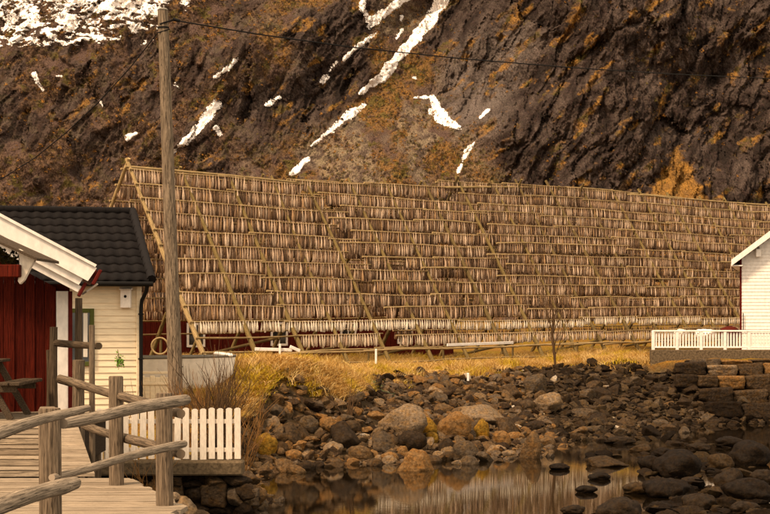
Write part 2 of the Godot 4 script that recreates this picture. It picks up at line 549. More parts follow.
func build_mountain() -> void:
	var xs := axis(-108.0, 108.0, 0.2, 320.0, 16.0)
	var hs := axis(20.0, 84.0, 0.2, 20.0, 4.0)
	for v in [110.0, 130.0, 160.0, 200.0, 250.0, 310.0]:
		hs.append(v)
	var nx := xs.size()
	var ny := hs.size()
	var P := PackedVector3Array()
	var C := PackedColorArray()
	P.resize(nx * ny)
	C.resize(nx * ny)
	var Rm := PackedFloat32Array()
	Rm.resize(nx * ny)
	for j in ny:
		for i in nx:
			var x := xs[i]
			var h := hs[j]
			var R := rock_mask(385.0 + x * 4.6, 312.0 - (h - 3.8) * 4.6)
			Rm[j * nx + i] = R
			P[j * nx + i] = Vector3(x, h - 4.0, -mtn_d(x, h, R))
	var cone_a := mpt(679, 150)
	var cone_b := mpt(675, 196)
	var rock_d := Color(0.030, 0.0200, 0.0165)
	var rock_l := Color(0.108, 0.078, 0.062)
	var slab_c := Color(0.150, 0.117, 0.096)
	var orange := Color(0.200, 0.108, 0.036)
	var ochre := Color(0.33, 0.165, 0.038)
	var brown := Color(0.135, 0.079, 0.043)
	var scrub := Color(0.104, 0.066, 0.049)
	var olive := Color(0.105, 0.080, 0.022)
	var scree := Color(0.27, 0.205, 0.13)
	for j in ny:
		for i in nx:
			var q := j * nx + i
			var x := xs[i]
			var h := hs[j]
			var U := 385.0 + x * 4.6
			var V := 312.0 - (h - 3.8) * 4.6
			var R := Rm[q]
			var ledge := 0.5
			if j > 1 and j < ny - 2:
				ledge = (P[q - 2 * nx].z - P[q + 2 * nx].z) / maxf(hs[j + 2] - hs[j - 2], 0.01)
			var n1 := nB.get_noise_2d(x * 3.4 + 500.0, h * 3.4)
			var n2 := nB.get_noise_2d(x * 13.0 - 200.0, h * 13.0 + 90.0)
			var bend := nA.get_noise_2d(x * 2.4 + 9.0, h * 2.4) * 3.5
			var n3 := nD.get_noise_2d((x * 0.8 - h * 0.55 + bend) * 4.6, (x * 0.55 + h * 0.8) * 1.4)
			var n4 := nE.get_noise_2d(x * 5.0, h * 5.0)
			# rock
			var rock := rock_d.lerp(rock_l, clampf(0.35 + n3 * 1.1 + n4 * 0.5, 0.0, 1.0))
			var slab := wedge(U + V * 0.45, 462, 545, 16) * wedge(V, 15, 150, 22)
			rock = rock.lerp(slab_c, slab * clampf(0.75 + n3, 0.0, 1.0))
			# vegetation
			var centre := wedge(U, 255, 470, 40)
			var veg := scrub.lerp(brown, clampf(0.5 + n1 * 1.6, 0.0, 1.0))
			veg = veg.lerp(orange, clampf(smoothstep(-0.05, 0.55, n1 + n2 * 0.35 + centre * 0.45 - 0.12 - 0.16 * smoothstep(-22.0, -50.0, x)), 0.0, 1.0))
			veg = veg.lerp(olive, smoothstep(0.12, 0.3, n4 - 0.05 + n2 * 0.35) * 0.85)
			veg = veg.lerp(brown * 0.7, smoothstep(0.25, 0.4, n2 - n1 * 0.3))
			var sc := smoothstep(0.05, 0.25, nA.get_noise_2d(x * 5.0 + 80.0, h * 5.0) + n2 * 0.4 + 0.20 * wedge(V, 120, 190, 20) * centre)
			veg = veg.lerp(scree.lerp(rock_l, clampf(0.5 + n2 * 2.0, 0.0, 1.0)), sc * centre * 0.75)
			# on the cliffs plants hold only on ledges and in patches
			var sa := x * 0.75 + h * 0.66
			var sb := -x * 0.66 + h * 0.75
			var band := nE.get_noise_2d(sa * 2.0 + 70.0, sb * 6.2) + n2 * 0.45 + n1 * 0.25
			var hold := maxf(smoothstep(0.27, 0.40, band) * 0.8, smoothstep(2.6, 4.0, ledge + n2 * 2.0) * smoothstep(-0.05, 0.2, n1))
			var vegr := ochre.lerp(olive, smoothstep(-0.05, 0.2, n4 + n2 * 0.4)).lerp(brown, smoothstep(0.0, 0.35, n2))
			var cm := veg.lerp(rock.lerp(vegr, hold), R)
			var ct := (V - 150.0) / 46.0
			var p := Vector2(x, h)
			if ct > -0.2 and absf(U - 679.0) < 70.0:
				var t := (cone_a.y - h) / (cone_a.y - cone_b.y)
				var half := 5.8 * t
				if t > 0.0:
					cm = cm.lerp(ochre.lerp(orange, clampf(0.5 + n2, 0.0, 1.0)), smoothstep(0.6, -0.6, absf(x - lerpf(cone_a.x, cone_b.x, t)) - half + n2 * 1.5))
			C[q] = cm
	var mesh := grid_mesh(P, C, nx, ny)
	var o := part("mountain", mesh, M.mountain, self)
	structure(o)
	o.set_meta("label", "steep brown mountainside with rock faces and snow gullies")
	# snow lying in the gullies and hollows
	var runs: Array = [
		[[447, -8, 9], [436, 10, 8], [424, 28, 8], [408, 46, 7], [396, 60, 6], [386, 73, 6], [372, 84, 4.5], [361, 93, 2]],
		[[364, 104, 2.5], [350, 114, 4.5], [338, 124, 4], [325, 134, 3], [311, 146, 1]],
		[[306, 160, 4], [298, 168, 3.5], [289, 175, 1.5]],
		[[410, -8, 7], [392, 8, 5], [376, 20, 6], [369, 27, 3]],
		[[362, -4, 2.5], [363, 10, 3.5], [371, 23, 5]],
		[[378, 31, 2.5], [368, 40, 1.8], [356, 48, 2.2], [344, 60, 1.6]], [[336, 62, 2.2], [330, 70, 1.5]], [[327, 76, 2], [322, 82, 1.2]],
		[[415, 98, 2], [432, 97, 4], [437, 110, 6], [446, 122, 6], [458, 127, 2.5]], [[433, 112, 5], [440, 118, 6]],
		[[476, 140, 1.6], [468, 150, 2.2], [462, 162, 1.6], [458, 172, 1.0]], [[480, 118, 1], [488, 110, .8]],
		[[218, 104, 4.5], [209, 114, 6.5], [200, 126, 5], [188, 138, 4], [173, 153, 2]], [[216, 128, 4], [221, 134, 2]],
		[[239, 58, 2], [229, 68, 3], [216, 77, 2]], [[128, 137, 3.5], [136, 134, 4]], [[34, 74, 1.6], [38, 82, 2.2], [43, 90, 1.4]],
		[[266, 105, 2.5], [279, 97, 2.5]], [[57, 76, 1.4], [62, 76, 1]], [[100, 102, 1.6], [103, 106, 1]], [[402, 16, 1.6], [401, 20, 1]], [[414, 77, 1.5], [416, 79, 1]], [[175, 84, 1.6], [180, 88, 1.2]], [[402, 30, 1.4], [396, 40, 1.2]],
		[[-20, -10, 12], [60, -12, 14], [165, -10, 12]]]
	for run in runs:
		var pts: Array = []
		var lo := Vector2(1e9, 1e9)
		var hi := Vector2(-1e9, -1e9)
		var field: bool = run[0][0] < -10
		for r in run:
			var g := mpt(r[0], r[1])
			pts.append(Vector3(g.x, g.y, r[2] / 5.6))
			lo = lo.min(g - Vector2.ONE * (r[2] / 4.7 + 1.5))
			hi = hi.max(g + Vector2.ONE * (r[2] / 4.7 + 1.5))
		if field:
			lo.y -= 10.5
			hi.x += 2.0
		var st := 0.13
		var gx := int((hi.x - lo.x) / st) + 2
		var gy := int((hi.y - lo.y) / st) + 2
		var S := PackedFloat32Array()
		S.resize(gx * gy)
		for j in gy:
			for i in gx:
				var p := lo + Vector2(i, j) * st
				var wob := nB.get_noise_2d(p.x * 7.0 + 40.0, p.y * 7.0) * 1.5 + nB.get_noise_2d(p.x * 26.0, p.y * 26.0 + 9.0) * 0.22
				var s: float
				if field:
					var V := 312.0 - (p.y - 3.8) * 4.5
					var U := 385.0 + p.x * 4.5
					var reach := lerpf(58.0, 20.0, smoothstep(0.0, 170.0, U))
					s = 1.5 * (V - reach * 0.75) / reach + 0.85 - nE.get_noise_2d(p.x * 4.4, p.y * 9.0) * 3.6 - nB.get_noise_2d(p.x * 16.0, p.y * 26.0) * 2.8 + smoothstep(150.0, 175.0, U) * 3.0
					s *= 0.6
				else:
					s = seg_dist(p, pts) + wob * 0.55
				S[j * gx + i] = s
		var V3 := PackedVector3Array()
		var idx := {}
		var I := PackedInt32Array()
		for j in gy - 1:
			for i in gx - 1:
				var c := [j * gx + i, j * gx + i + 1, (j + 1) * gx + i, (j + 1) * gx + i + 1]
				var m := 1e9
				for q in c:
					m = minf(m, S[q])
				if m > 0.0:
					continue
				var id: Array = []
				for q in c:
					if not idx.has(q):
						var p := lo + Vector2(q % gx, q / gx) * st
						var R := rock_mask(385.0 + p.x * 4.6, 312.0 - (p.y - 3.8) * 4.6)
						var th := clampf(-S[q] * 0.5, -0.25, 0.16)
						idx[q] = V3.size()
						V3.append(Vector3(p.x, p.y - 4.0, -(mtn_d(p.x, p.y, R) - th)))
					id.append(idx[q])
				I.append_array([id[0], id[2], id[1], id[1], id[2], id[3]])
		if I.size() == 0:
			continue
		var stl := begin()
		stl.set_smooth_group(0)
		for v in V3:
			stl.add_vertex(v)
		for k in I:
			stl.add_index(k)
		stl.generate_normals()
		part("snow_patch", stl.commit(), M.snow, o)
	# low scrub and tufts on the slopes: too many to count
	var st2 := begin()
	for k in 16:
		var c := Vector3(rng.randf_range(-0.5, 0.5), rng.randf_range(0.0, 0.75), rng.randf_range(-0.5, 0.5))
		var u := Vector3(rng.randf_range(-1, 1), rng.randf_range(-1, 1), rng.randf_range(-1, 1)).normalized() * 0.26
		var v := Vector3(rng.randf_range(-1, 1), rng.randf_range(-1, 1), rng.randf_range(-1, 1)).normalized() * 0.26
		tri(st2, c - u, c + v, c + u)
	var spots: Array = []
	var cols: Array = []
	while spots.size() < 15000:
		var x := rng.randf_range(-100, 100)
		var h := rng.randf_range(19, 80)
		var R := rock_mask(385.0 + x * 4.6, 312.0 - (h - 3.8) * 4.6)
		if rng.randf() < R * 0.93 or nB.get_noise_2d(x * 3.4 + 500.0, h * 3.4) + rng.randf_range(-0.3, 0.3) < -0.05:
			continue
		var s := rng.randf_range(0.25, 0.85) * (1.2 if x < -28.0 else 0.9)
		spots.append(Transform3D(Basis(Vector3.UP, rng.randf() * TAU).scaled(Vector3(s, s * 0.9, s)), Vector3(x, h - 4.0, -mtn_d(x, h, R))))
		var t := rng.randf()
		var left := smoothstep(0.0, -50.0, x)
		var c: Color
		if t < 0.25 + 0.3 * left:
			c = Color(0.085, 0.053, 0.040)
		elif t < 0.55:
			c = Color(0.10, 0.075, 0.020)
		elif t < 0.8 - 0.15 * left:
			c = Color(0.25, 0.115, 0.024)
		else:
			c = Color(0.045, 0.030, 0.018)
		cols.append(c * rng.randf_range(0.75, 1.25))
	var mm := scatter("mountain_scrub", done(st2), M.grass, spots, cols, "low brown and ochre scrub scattered over the mountainside", "scrub")

func scatter(called: String, mesh: Mesh, m: Material, spots: Array, cols: Array, label: String, category: String) -> MultiMeshInstance3D:
	var mm := MultiMesh.new()
	mm.transform_format = MultiMesh.TRANSFORM_3D
	mm.use_colors = true
	mm.mesh = mesh
	mm.instance_count = spots.size()
	for i in spots.size():
		mm.set_instance_transform(i, spots[i])
		mm.set_instance_color(i, cols[i])
	var o := MultiMeshInstance3D.new()
	o.multimesh = mm
	o.material_override = m
	o.name = numbered(called)
	add_child(o)
	tag(o, label, category)
	o.set_meta("kind", "stuff")
	return o

# ------------------------------------------------------------------ ground, water
func build_ground() -> void:
	var xs := axis(-13.0, 24.0, 0.22, 600.0, 24.0)
	var ds := axis(29.0, 74.0, 0.22, 60.0, 5.0)
	for v in [150.0, 180.0, 220.0, 270.0, 340.0, 420.0, 700.0]:
		ds.append(v)
	var nx := xs.size()
	var ny := ds.size()
	var P := PackedVector3Array()
	var C := PackedColorArray()
	P.resize(nx * ny)
	C.resize(nx * ny)
	for j in ny:
		for i in nx:
			var x := xs[i]
			var d := ds[j]
			var h := ground_h(x, d)
			P[j * nx + i] = Vector3(x, h, -d)
			var s := shore(x, d)
			var n := nB.get_noise_2d(x * 8.0, d * 8.0)
			var g := grassy(x, d, s, n)
			var bed := Color(0.03, 0.02, 0.009).lerp(Color(0.06, 0.04, 0.015), clampf(0.5 + n, 0, 1))
			var gravel := Color(0.052, 0.036, 0.022).lerp(Color(0.095, 0.068, 0.042), clampf(0.5 + n * 1.5, 0, 1))
			var grass := Color(0.28, 0.15, 0.032).lerp(Color(0.25, 0.165, 0.02), smoothstep(0.0, 0.35, nE.get_noise_2d(x * 14.0, d * 14.0)))
			C[j * nx + i] = (bed if s < 0.0 else gravel).lerp(grass, g)
	structure(part("ground", grid_mesh(P, C, nx, ny, false), M.ground, self))
	var pm := PlaneMesh.new()
	pm.size = Vector2(400, 140)
	var w := part("water", pm, M.water, self, Transform3D(Basis.IDENTITY, Vector3(0, 0, -12)))
	structure(w)

func grassy(x: float, d: float, s: float, n: float) -> float:
	var w := bank_width(x)
	var a := smoothstep(0.82, 1.02, s / w + n * 0.25)
	var mx := (x + 2.9) / 2.5
	var md := (d - 48.3) / 3.4
	var mound := smoothstep(1.0, 0.72, mx * mx + md * md + n * 0.5)
	return clampf(maxf(a, mound), 0.0, 1.0)

func build_grass() -> void:
	for kind in 2:
		var st := begin()
		var blades := 16 if kind == 0 else 26
		for k in blades:
			var a := rng.randf() * TAU
			var r := rng.randf() * 0.16
			var b := Vector3(cos(a) * r, 0, sin(a) * r)
			var lean := Vector3(rng.randf_range(-0.28, 0.28), 0, rng.randf_range(-0.28, 0.28))
			var hgt := rng.randf_range(0.55, 1.0)
			var w := Vector3(cos(a * 3.1), 0, sin(a * 3.1)) * 0.007
			var m := b + lean * 0.3 * hgt + Vector3(0, hgt * 0.6, 0)
			var t := b + lean * hgt + Vector3(0, hgt * (0.95 if kind == 0 else 0.8), 0)
			quad(st, b - w, m - w * 0.8, m + w * 0.8, b + w)
			tri(st, m - w * 0.8, t, m + w * 0.8)
		var mesh := done(st)
		var spots: Array = []
		var cols: Array = []
		var want := 17000 if kind == 0 else 11000
		var tries := 0
		while spots.size() < want and tries < 200000:
			tries += 1
			var x: float
			var d: float
			if kind == 0:
				x = rng.randf_range(-9.0, 17.0)
				d = rng.randf_range(43.0, 73.0)
			else:
				x = rng.randf_range(-6.5, 0.2)
				d = rng.randf_range(39.0, 50.5)
			if absf(x) > d * 0.245:
				continue
			var s := shore(x, d)
			if s < 0.2 or (x > 9.8 and d > 57.0) or (x < -5.2 and d < 44.5):
				continue
			var g := grassy(x, d, s, nB.get_noise_2d(x * 8.0, d * 8.0))
			if rng.randf() > g * 1.1 - 0.1:
				continue
			var hh: float
			if kind == 0:
				hh = rng.randf_range(0.14, 0.42) * (1.0 + nE.get_noise_2d(x * 9.0, d * 9.0) * 0.9)
			else:
				hh = rng.randf_range(0.10, 0.24)
			hh = maxf(hh, 0.08)
			spots.append(Transform3D(Basis(Vector3.UP, rng.randf() * TAU).scaled(Vector3(1.3, hh, 1.3)), Vector3(x, ground_h(x, d) - 0.02, -d)))
			var c := Color(0.50, 0.315, 0.095).lerp(Color(0.34, 0.182, 0.042), rng.randf())
			var moss := smoothstep(0.05, 0.3, nE.get_noise_2d(x * 14.0, d * 14.0))
			if rng.randf() < moss * 0.8:
				c = Color(0.40, 0.27, 0.022)
			elif rng.randf() < 0.25:
				c = Color(0.60, 0.42, 0.17)
			cols.append(c * rng.randf_range(0.8, 1.15))
		if kind == 0:
			scatter("dry_grass", mesh, M.grass, spots, cols, "golden dry grass under the drying rack and along the bank", "grass")
		else:
			scatter("mound_grass", mesh, M.grass, spots, cols, "thick golden grass covering the rounded mound beside the picket fence", "grass")

# ------------------------------------------------------------------ rocks
var ico: Array = []
func icosphere(sub: int) -> Array:
	var t := (1.0 + sqrt(5.0)) / 2.0
	var v: Array = []
	for p in [[-1, t, 0], [1, t, 0], [-1, -t, 0], [1, -t, 0], [0, -1, t], [0, 1, t], [0, -1, -t], [0, 1, -t], [t, 0, -1], [t, 0, 1], [-t, 0, -1], [-t, 0, 1]]:
		v.append(Vector3(p[0], p[1], p[2]).normalized())
	var f: Array = [[0, 11, 5], [0, 5, 1], [0, 1, 7], [0, 7, 10], [0, 10, 11], [1, 5, 9], [5, 11, 4], [11, 10, 2], [10, 7, 6], [7, 1, 8], [3, 9, 4], [3, 4, 2], [3, 2, 6], [3, 6, 8], [3, 8, 9], [4, 9, 5], [2, 4, 11], [6, 2, 10], [8, 6, 7], [9, 8, 1]]
	for s in sub:
		var mid := {}
		var nf: Array = []
		for q in f:
			var e: Array = []
			for k in 3:
				var a: int = mini(q[k], q[(k + 1) % 3])
				var b: int = maxi(q[k], q[(k + 1) % 3])
				var key := a * 100000 + b
				if not mid.has(key):
					mid[key] = v.size()
					v.append(((v[a] + v[b]) * 0.5).normalized())
				e.append(mid[key])
			nf.append([q[0], e[0], e[2]]); nf.append([q[1], e[1], e[0]]); nf.append([q[2], e[2], e[1]]); nf.append([e[0], e[1], e[2]])
		f = nf
	return [v, f]

func rock_mesh(seed_: int, sharp: float, sub: int, blocky := 0.0, flat := false) -> ArrayMesh:
	var g := RandomNumberGenerator.new()
	g.seed = seed_
	var n := FastNoiseLite.new()
	n.seed = seed_
	n.frequency = 0.9
	n.fractal_octaves = 4
	var planes: Array = []
	for k in 12:
		planes.append([Vector3(g.randf_range(-1, 1), g.randf_range(-1, 1), g.randf_range(-1, 1)).normalized(), g.randf_range(0.5, 0.98)])
	if blocky > 0.0:
		planes = []
		for ax in [Vector3.RIGHT, Vector3.LEFT, Vector3.UP, Vector3.DOWN, Vector3.BACK, Vector3.FORWARD]:
			planes.append([(ax + Vector3(g.randf_range(-1, 1), g.randf_range(-1, 1), g.randf_range(-1, 1)) * 0.16).normalized(), g.randf_range(0.52, 0.6)])
		for k in 4:
			planes.append([Vector3(g.randf_range(-1, 1), g.randf_range(-1, 1), g.randf_range(-1, 1)).normalized(), g.randf_range(0.72, 0.85)])
	var pts: Array = []
	var src: Array = ico[sub]
	for d in src[0]:
		var r := 1.0
		var acc := 0.0
		for p in planes:
			var dp: float = d.dot(p[0])
			if dp > 0.05:
				var q: float = p[1] / dp
				acc += exp(-q * 34.0)
		if acc > 0.0:
			r = minf(1.25, -log(acc) / 34.0)
		var rr := lerpf(1.0 + n.get_noise_3dv(d * 0.9) * 0.28, r, sharp)
		rr *= 1.0 + n.get_noise_3dv(d * 2.6 + Vector3(7, 3, 1)) * (0.02 if flat else 0.07 + 0.06 * sharp)
		pts.append(d * rr)
	var st := begin()
	if flat:
		st.set_smooth_group(-1)
		for q in src[1]:
			tri(st, pts[q[0]], pts[q[2]], pts[q[1]])
		st.generate_normals()
		return st.commit()
	st.set_smooth_group(0)
	for p in pts:
		st.add_vertex(p)
	for q in src[1]:
		st.add_index(q[0]); st.add_index(q[2]); st.add_index(q[1])
	st.generate_normals()
	return st.commit()

var R_round: Array = []
var R_sharp: Array = []
var R_block: Array = []
var R_flat: Array = []

func rand_rot(tilt := 0.5) -> Basis:
	return Basis(Vector3.UP, rng.randf() * TAU) * Basis(Vector3(rng.randf_range(-1, 1), 0.01, rng.randf_range(-1, 1)).normalized(), rng.randf_range(0, tilt))

func boulder(px: float, py: float, wpx: float, hpx: float, tint: int, kind: int, label: String, sink := 0.25, dd := 0.0) -> void:
	# px, py: foot of the stone; it stands where the sight line meets the bank
	var p := hit(px, py)
	var d := -p.z + dd
	p = at(px, py, d)
	var w := wpx / F * d
	var h := hpx / F * d
	if p.y < 0.03 and kind == 1:
		sink += 0.5
	var set_: Array = [R_round, R_sharp, R_block][kind]
	var m: Mesh = set_[rng.randi() % set_.size()]
	var o := MeshInstance3D.new()
	o.name = numbered("boulder")
	o.mesh = m
	o.material_override = M.rocks[tint]
	add_child(o)
	var b := Basis(Vector3.UP, rng.randf_range(-0.25, 0.25))
	if kind == 0:
		b = Basis(Vector3(0, 0, 1), rng.randf_range(-0.3, 0.3)) * b
	var k := 1.15 if kind == 2 else 0.53
	if kind == 1:
		k = 0.56
	o.transform = Transform3D(Basis.from_scale(Vector3(w * k * 0.95, h * k * (1.0 + sink), w * k * 0.8)) * b, p + Vector3(0, h * 0.5 - h * sink * 0.5, -w * 0.25))
	tag(o, label, "boulder")

func build_rocks() -> void:
	ico = [null, icosphere(1), icosphere(2), icosphere(3)]
	for k in 7:
		R_round.append(rock_mesh(100 + k, 0.25, 3))
		R_sharp.append(rock_mesh(200 + k, 0.9, 3))
		R_flat.append(rock_mesh(240 + k, 1.0, 3, 0.0, true))
	for k in 5:
		R_block.append(rock_mesh(300 + k, 1.0, 3, 1.0))
	# the stones one can name, left to right
	boulder(263, 457, 30, 22, 5, 0, "moss topped rounded boulder at the foot of the grassy mound")
	boulder(291, 447, 26, 20, 0, 1, "brown rock on the bank straight below the grassy mound")
	boulder(270, 430, 20, 14, 4, 1, "pale angular stone at the left edge of the grass mound")
	boulder(307, 432, 22, 16, 6, 0, "grey rounded stone just under the mound's grass")
	boulder(326, 431, 20, 14, 2, 0, "orange brown rounded stone under the right side of the mound")
	boulder(344, 452, 34, 26, 3, 1, "dark broad rock left of the big pale boulder")
	boulder(400, 438, 58, 27, 4, 1, "largest pale tan angular boulder in the middle of the bank", 0.3)
	boulder(418, 432, 30, 20, 2, 0, "orange brown boulder leaning on the largest pale boulder")
	boulder(478, 425, 68, 16, 4, 1, "long flat tan slab with pale top in the bank", 0.3)
	boulder(456, 438, 38, 24, 2, 0, "ochre layered rounded boulder below the long flat slab", 0.2)
	boulder(482, 441, 18, 20, 5, 0, "small upright yellow lichen covered boulder", 0.2)
	boulder(427, 437, 22, 18, 5, 0, "yellowish rounded stone between the big boulders")
	boulder(432, 444, 14, 12, 5, 0, "small bright yellow stone above the grey round one")
	boulder(466, 461, 27, 20, 6, 0, "smooth grey round boulder at the water's edge")
	boulder(411, 451, 30, 20, 3, 0, "dark grey smooth boulder below the largest pale boulder")
	boulder(383, 456, 30, 20, 6, 1, "grey wedge shaped boulder left of centre by the water")
	boulder(416, 471, 34, 20, 2, 1, "ochre banded rock standing in the water's edge")
	boulder(390, 463, 18, 11, 2, 0, "flat orange stone at the waterline left of the banded rock")
	boulder(402, 460, 13, 14, 2, 0, "small upright orange stone beside the banded rock")
	boulder(447, 455, 18, 16, 3, 0, "dark rounded stone between banded rock and grey round boulder")
	boulder(360, 462, 26, 16, 1, 0, "brown rounded stone at the waterline, left half")
	boulder(548, 413, 36, 17, 4, 1, "flat pale slab overhanging a dark hollow", 0.1)
	boulder(534, 395, 24, 19, 6, 1, "upright grey block above the flat pale slab")
	boulder(513, 400, 20, 14, 0, 1, "dark angular block left of the flat pale slab")
	boulder(530, 458, 24, 20, 1, 1, "brown angular stone right of the small yellow boulders")
	boulder(502, 447, 20, 16, 2, 0, "tan stone right of the upright yellow boulder")
	boulder(508, 437, 26, 16, 0, 1, "dark stone behind the tan one at the slab's right end")
	# stones in the shallows at the right
	boulder(680, 477, 52, 26, 9, 0, "large dark rounded rock standing in the shallows", 0.25)
	boulder(722, 470, 28, 16, 10, 0, "ochre rock in the shallows beside the large dark one", 0.25)
	boulder(652, 471, 26, 15, 9, 0, "small dark rock left of the large one in the shallows")
	boulder(668, 498, 50, 19, 9, 0, "long low dark rock in the shallows", 0.2)
	boulder(700, 509, 36, 15, 8, 0, "dark smooth rock near the bottom edge of the picture")
	boulder(622, 522, 52, 22, 8, 0, "broad brownish rock at the bottom of the water")
	boulder(638, 494, 32, 11, 10, 0, "low brown rock barely above the water")
	boulder(752, 466, 46, 24, 9, 0, "dark rock at the right edge beyond the shallows")
	boulder(752, 503, 52, 24, 9, 0, "big dark rock at the lower right corner")
	boulder(728, 490, 30, 18, 8, 1, "angular brown rock between the dark ones at lower right")
	boulder(586, 493, 22, 7, 9, 0, "flat dark stone just breaking the water")
	boulder(608, 467, 44, 8, 10, 1, "long flat stone at the far waterline")
	boulder(574, 514, 26, 8, 8, 0, "low dark stone at the bottom edge left of the broad one")
	for g in [[664, 456, 20, 8, 9, "low dark stone in the shallows behind the large dark rock"], [700, 452, 24, 9, 8, "brown low stone in the far shallows"], [730, 447, 30, 10, 9, "flat dark rock in the far shallows by the stone wall"], [600, 480, 24, 7, 9, "thin dark stone in open water left of the shallows"], [692, 486, 22, 9, 8, "brown stone between the long low rock and the smooth one"], [716, 500, 22, 12, 10, "light brown stone beside the lower right rocks"], [762, 484, 26, 14, 8, "brown rock at the right edge in the shallows"], [660, 512, 24, 10, 9, "dark wet stone at the bottom edge of the water"], [640, 452, 26, 6, 10, "thin light brown stone at the far waterline"], [560, 470, 22, 6, 9, "flat dark stone off the end of the boulder bank"], [745, 514, 30, 12, 8, "dark stone at the bottom right corner"], [620, 444, 30, 7, 8, "flat brown stone below the rubble slope"]]:
		boulder(g[0], g[1], g[2], g[3], g[4], 0 if g[4] != 10 else 1, g[5], 0.25)
	# rocks of the bank: 230 of the larger ones stand singly, the small ones are one mass
	var many: Array = []
	var tries := 0
	while many.size() < 230 and tries < 60000:
		tries += 1
		var px := rng.randf_range(246, 768)
		var py := rng.randf_range(368, 478)
		if px > 560 and py > 442:
			continue
		var p := hit(px, py)
		var s := shore(p.x, -p.z)
		var w := bank_width(p.x)
		var g := grassy(p.x, -p.z, s, 0.0)
		if s < -1.2 or g > 0.15 or (p.z < -61.4 and p.x > 9.4) or (px > 690 and py < 395):
			continue
		var right := px > 545
		if not right and s > w * 0.62 and px > 350 and rng.randf() < 0.85:
			continue
		var size := rng.randf_range(9, 18) if not right else rng.randf_range(9, 19)
		var ok := true
		for m in many:
			if Vector2(px - m[0], (py - m[1]) * 1.4).length() < (size + m[2]) * 0.36:
				ok = false
				break
		if not ok:
			continue
		many.append([px, py, size])
		var round_: bool = (not right) and s < w * 0.5 and rng.randf() < 0.75
		var set_: Array = R_round if round_ else R_flat
		var o := MeshInstance3D.new()
		o.mesh = set_[rng.randi() % set_.size()]
		var tint: int
		if right:
			tint = [3, 0, 3, 7, 0, 6, 3, 6, 1][rng.randi() % 9]
		else:
			tint = [0, 1, 2, 6, 3, 1, 0, 4][rng.randi() % 8]
		o.material_override = M.rocks[tint]
		o.name = numbered("shore_rock")
		add_child(o)
		var sz := size / F * (-p.z) * 0.62
		o.transform = Transform3D(rand_rot(0.5) * Basis.from_scale(Vector3(sz * rng.randf_range(0.95, 1.3), sz * rng.randf_range(0.6, 0.85), sz * rng.randf_range(0.8, 1.1))), p + Vector3(0, sz * 0.15, 0))
		var word: String = {0: "brown", 1: "light brown", 2: "orange tan", 3: "dark grey", 4: "pale tan", 5: "yellow", 6: "grey", 7: "blackish"}[tint]
		var shape := "rounded" if round_ else "angular"
		var where: String
		if right:
			var mark := "below the sapling" if px < 590 else ("left of the balustrade" if px < 652 else ("under the balustrade's left end" if px < 700 else "below the block wall"))
			where = ("near the waterline " if s < w * 0.35 else ("halfway up the rubble " if s < w * 0.7 else "at the rubble's top ")) + mark
		else:
			var mark := "beside the picket fence's end" if px < 290 else ("below the grassy mound" if px < 350 else ("left of the largest boulder" if px < 385 else ("below the largest boulder" if px < 440 else ("below the long tan slab" if px < 500 else "right of the long tan slab"))))
			where = ("at the waterline " if s < w * 0.2 else ("in the bank " if s < w * 0.6 else "high on the bank ")) + mark
		word = ("small " if size < 12.0 else ("medium " if size < 15.0 else "large ")) + word
		tag(o, word + " " + shape + " rock " + where, "rock", "rocks of the shore bank")
	var spots: Array = []
	var cols: Array = []
	tries = 0
	while spots.size() < 7500 and tries < 120000:
		tries += 1
		var x := rng.randf_range(-4.5, 17)
		var d := rng.randf_range(33, 63)
		if absf(x) > d * 0.25:
			continue
		var s := shore(x, d)
		var w := bank_width(x)
		if s < -2.2 or s > w * 1.15 or (x > 9.4 and d > 61.2) or (x > 10.6 and s > w * 0.85) or (x < -2.9 and d < 33.5):
			continue
		if rng.randf() < grassy(x, d, s, nB.get_noise_2d(x * 8.0, d * 8.0)) * 0.93:
			continue
		var sz := rng.randf_range(0.05, 0.13) if rng.randf() < 0.72 else rng.randf_range(0.12, 0.24)
		spots.append(Transform3D(rand_rot(0.9) * Basis.from_scale(Vector3(sz * rng.randf_range(0.9, 1.5), sz * rng.randf_range(0.5, 0.9), sz)), Vector3(x, ground_h(x, d) + sz * 0.15, -d)))
		var c: Color = [Color(0.088, 0.056, 0.031), Color(0.15, 0.100, 0.056), Color(0.18, 0.100, 0.040), Color(0.045, 0.029, 0.018), Color(0.125, 0.090, 0.060)][rng.randi() % 5]
		if x > 5.2:
			c = [Color(0.056, 0.0375, 0.0220), Color(0.036, 0.0245, 0.0150), Color(0.080, 0.054, 0.0300), Color(0.022, 0.015, 0.0095)][rng.randi() % 4]
		if rng.randf() < 0.006:
			c = Color(0.5, 0.42, 0.33)
		cols.append(c * rng.randf_range(0.8, 1.2))
	while spots.size() < 7800:
		var px := rng.randf_range(585, 790)
		var py := rng.randf_range(438, 530)
		if px < 640 and rng.randf() < 0.8:
			continue
		var p := at(px, py, 3.8 * F / (py - HZ))
		if nB.get_noise_2d(p.x * 9.0 + 60.0, p.z * 9.0) < -0.02:
			continue
		var sz := rng.randf_range(0.08, 0.30)
		spots.append(Transform3D(rand_rot(0.5) * Basis.from_scale(Vector3(sz * rng.randf_range(1.0, 1.7), sz * 0.6, sz)), Vector3(p.x, rng.randf_range(-0.10, 0.03), p.z)))
		cols.append([Color(0.026, 0.017, 0.010), Color(0.016, 0.0105, 0.0065), Color(0.040, 0.026, 0.013), Color(0.012, 0.008, 0.005)][rng.randi() % 4])
	scatter("loose_stones", rock_mesh(401, 1.0, 2, 0.0, true), M.pebble, spots, cols, "loose small stones and gravel filling the shore bank", "stones")

# ------------------------------------------------------------------ fish drying rack
const T0 := Vector2(-9.18, 60.7)
const LD := Vector2(0.764, 0.645)
const PD := Vector2(0.645, -0.764)
const RACK_END := 46.0

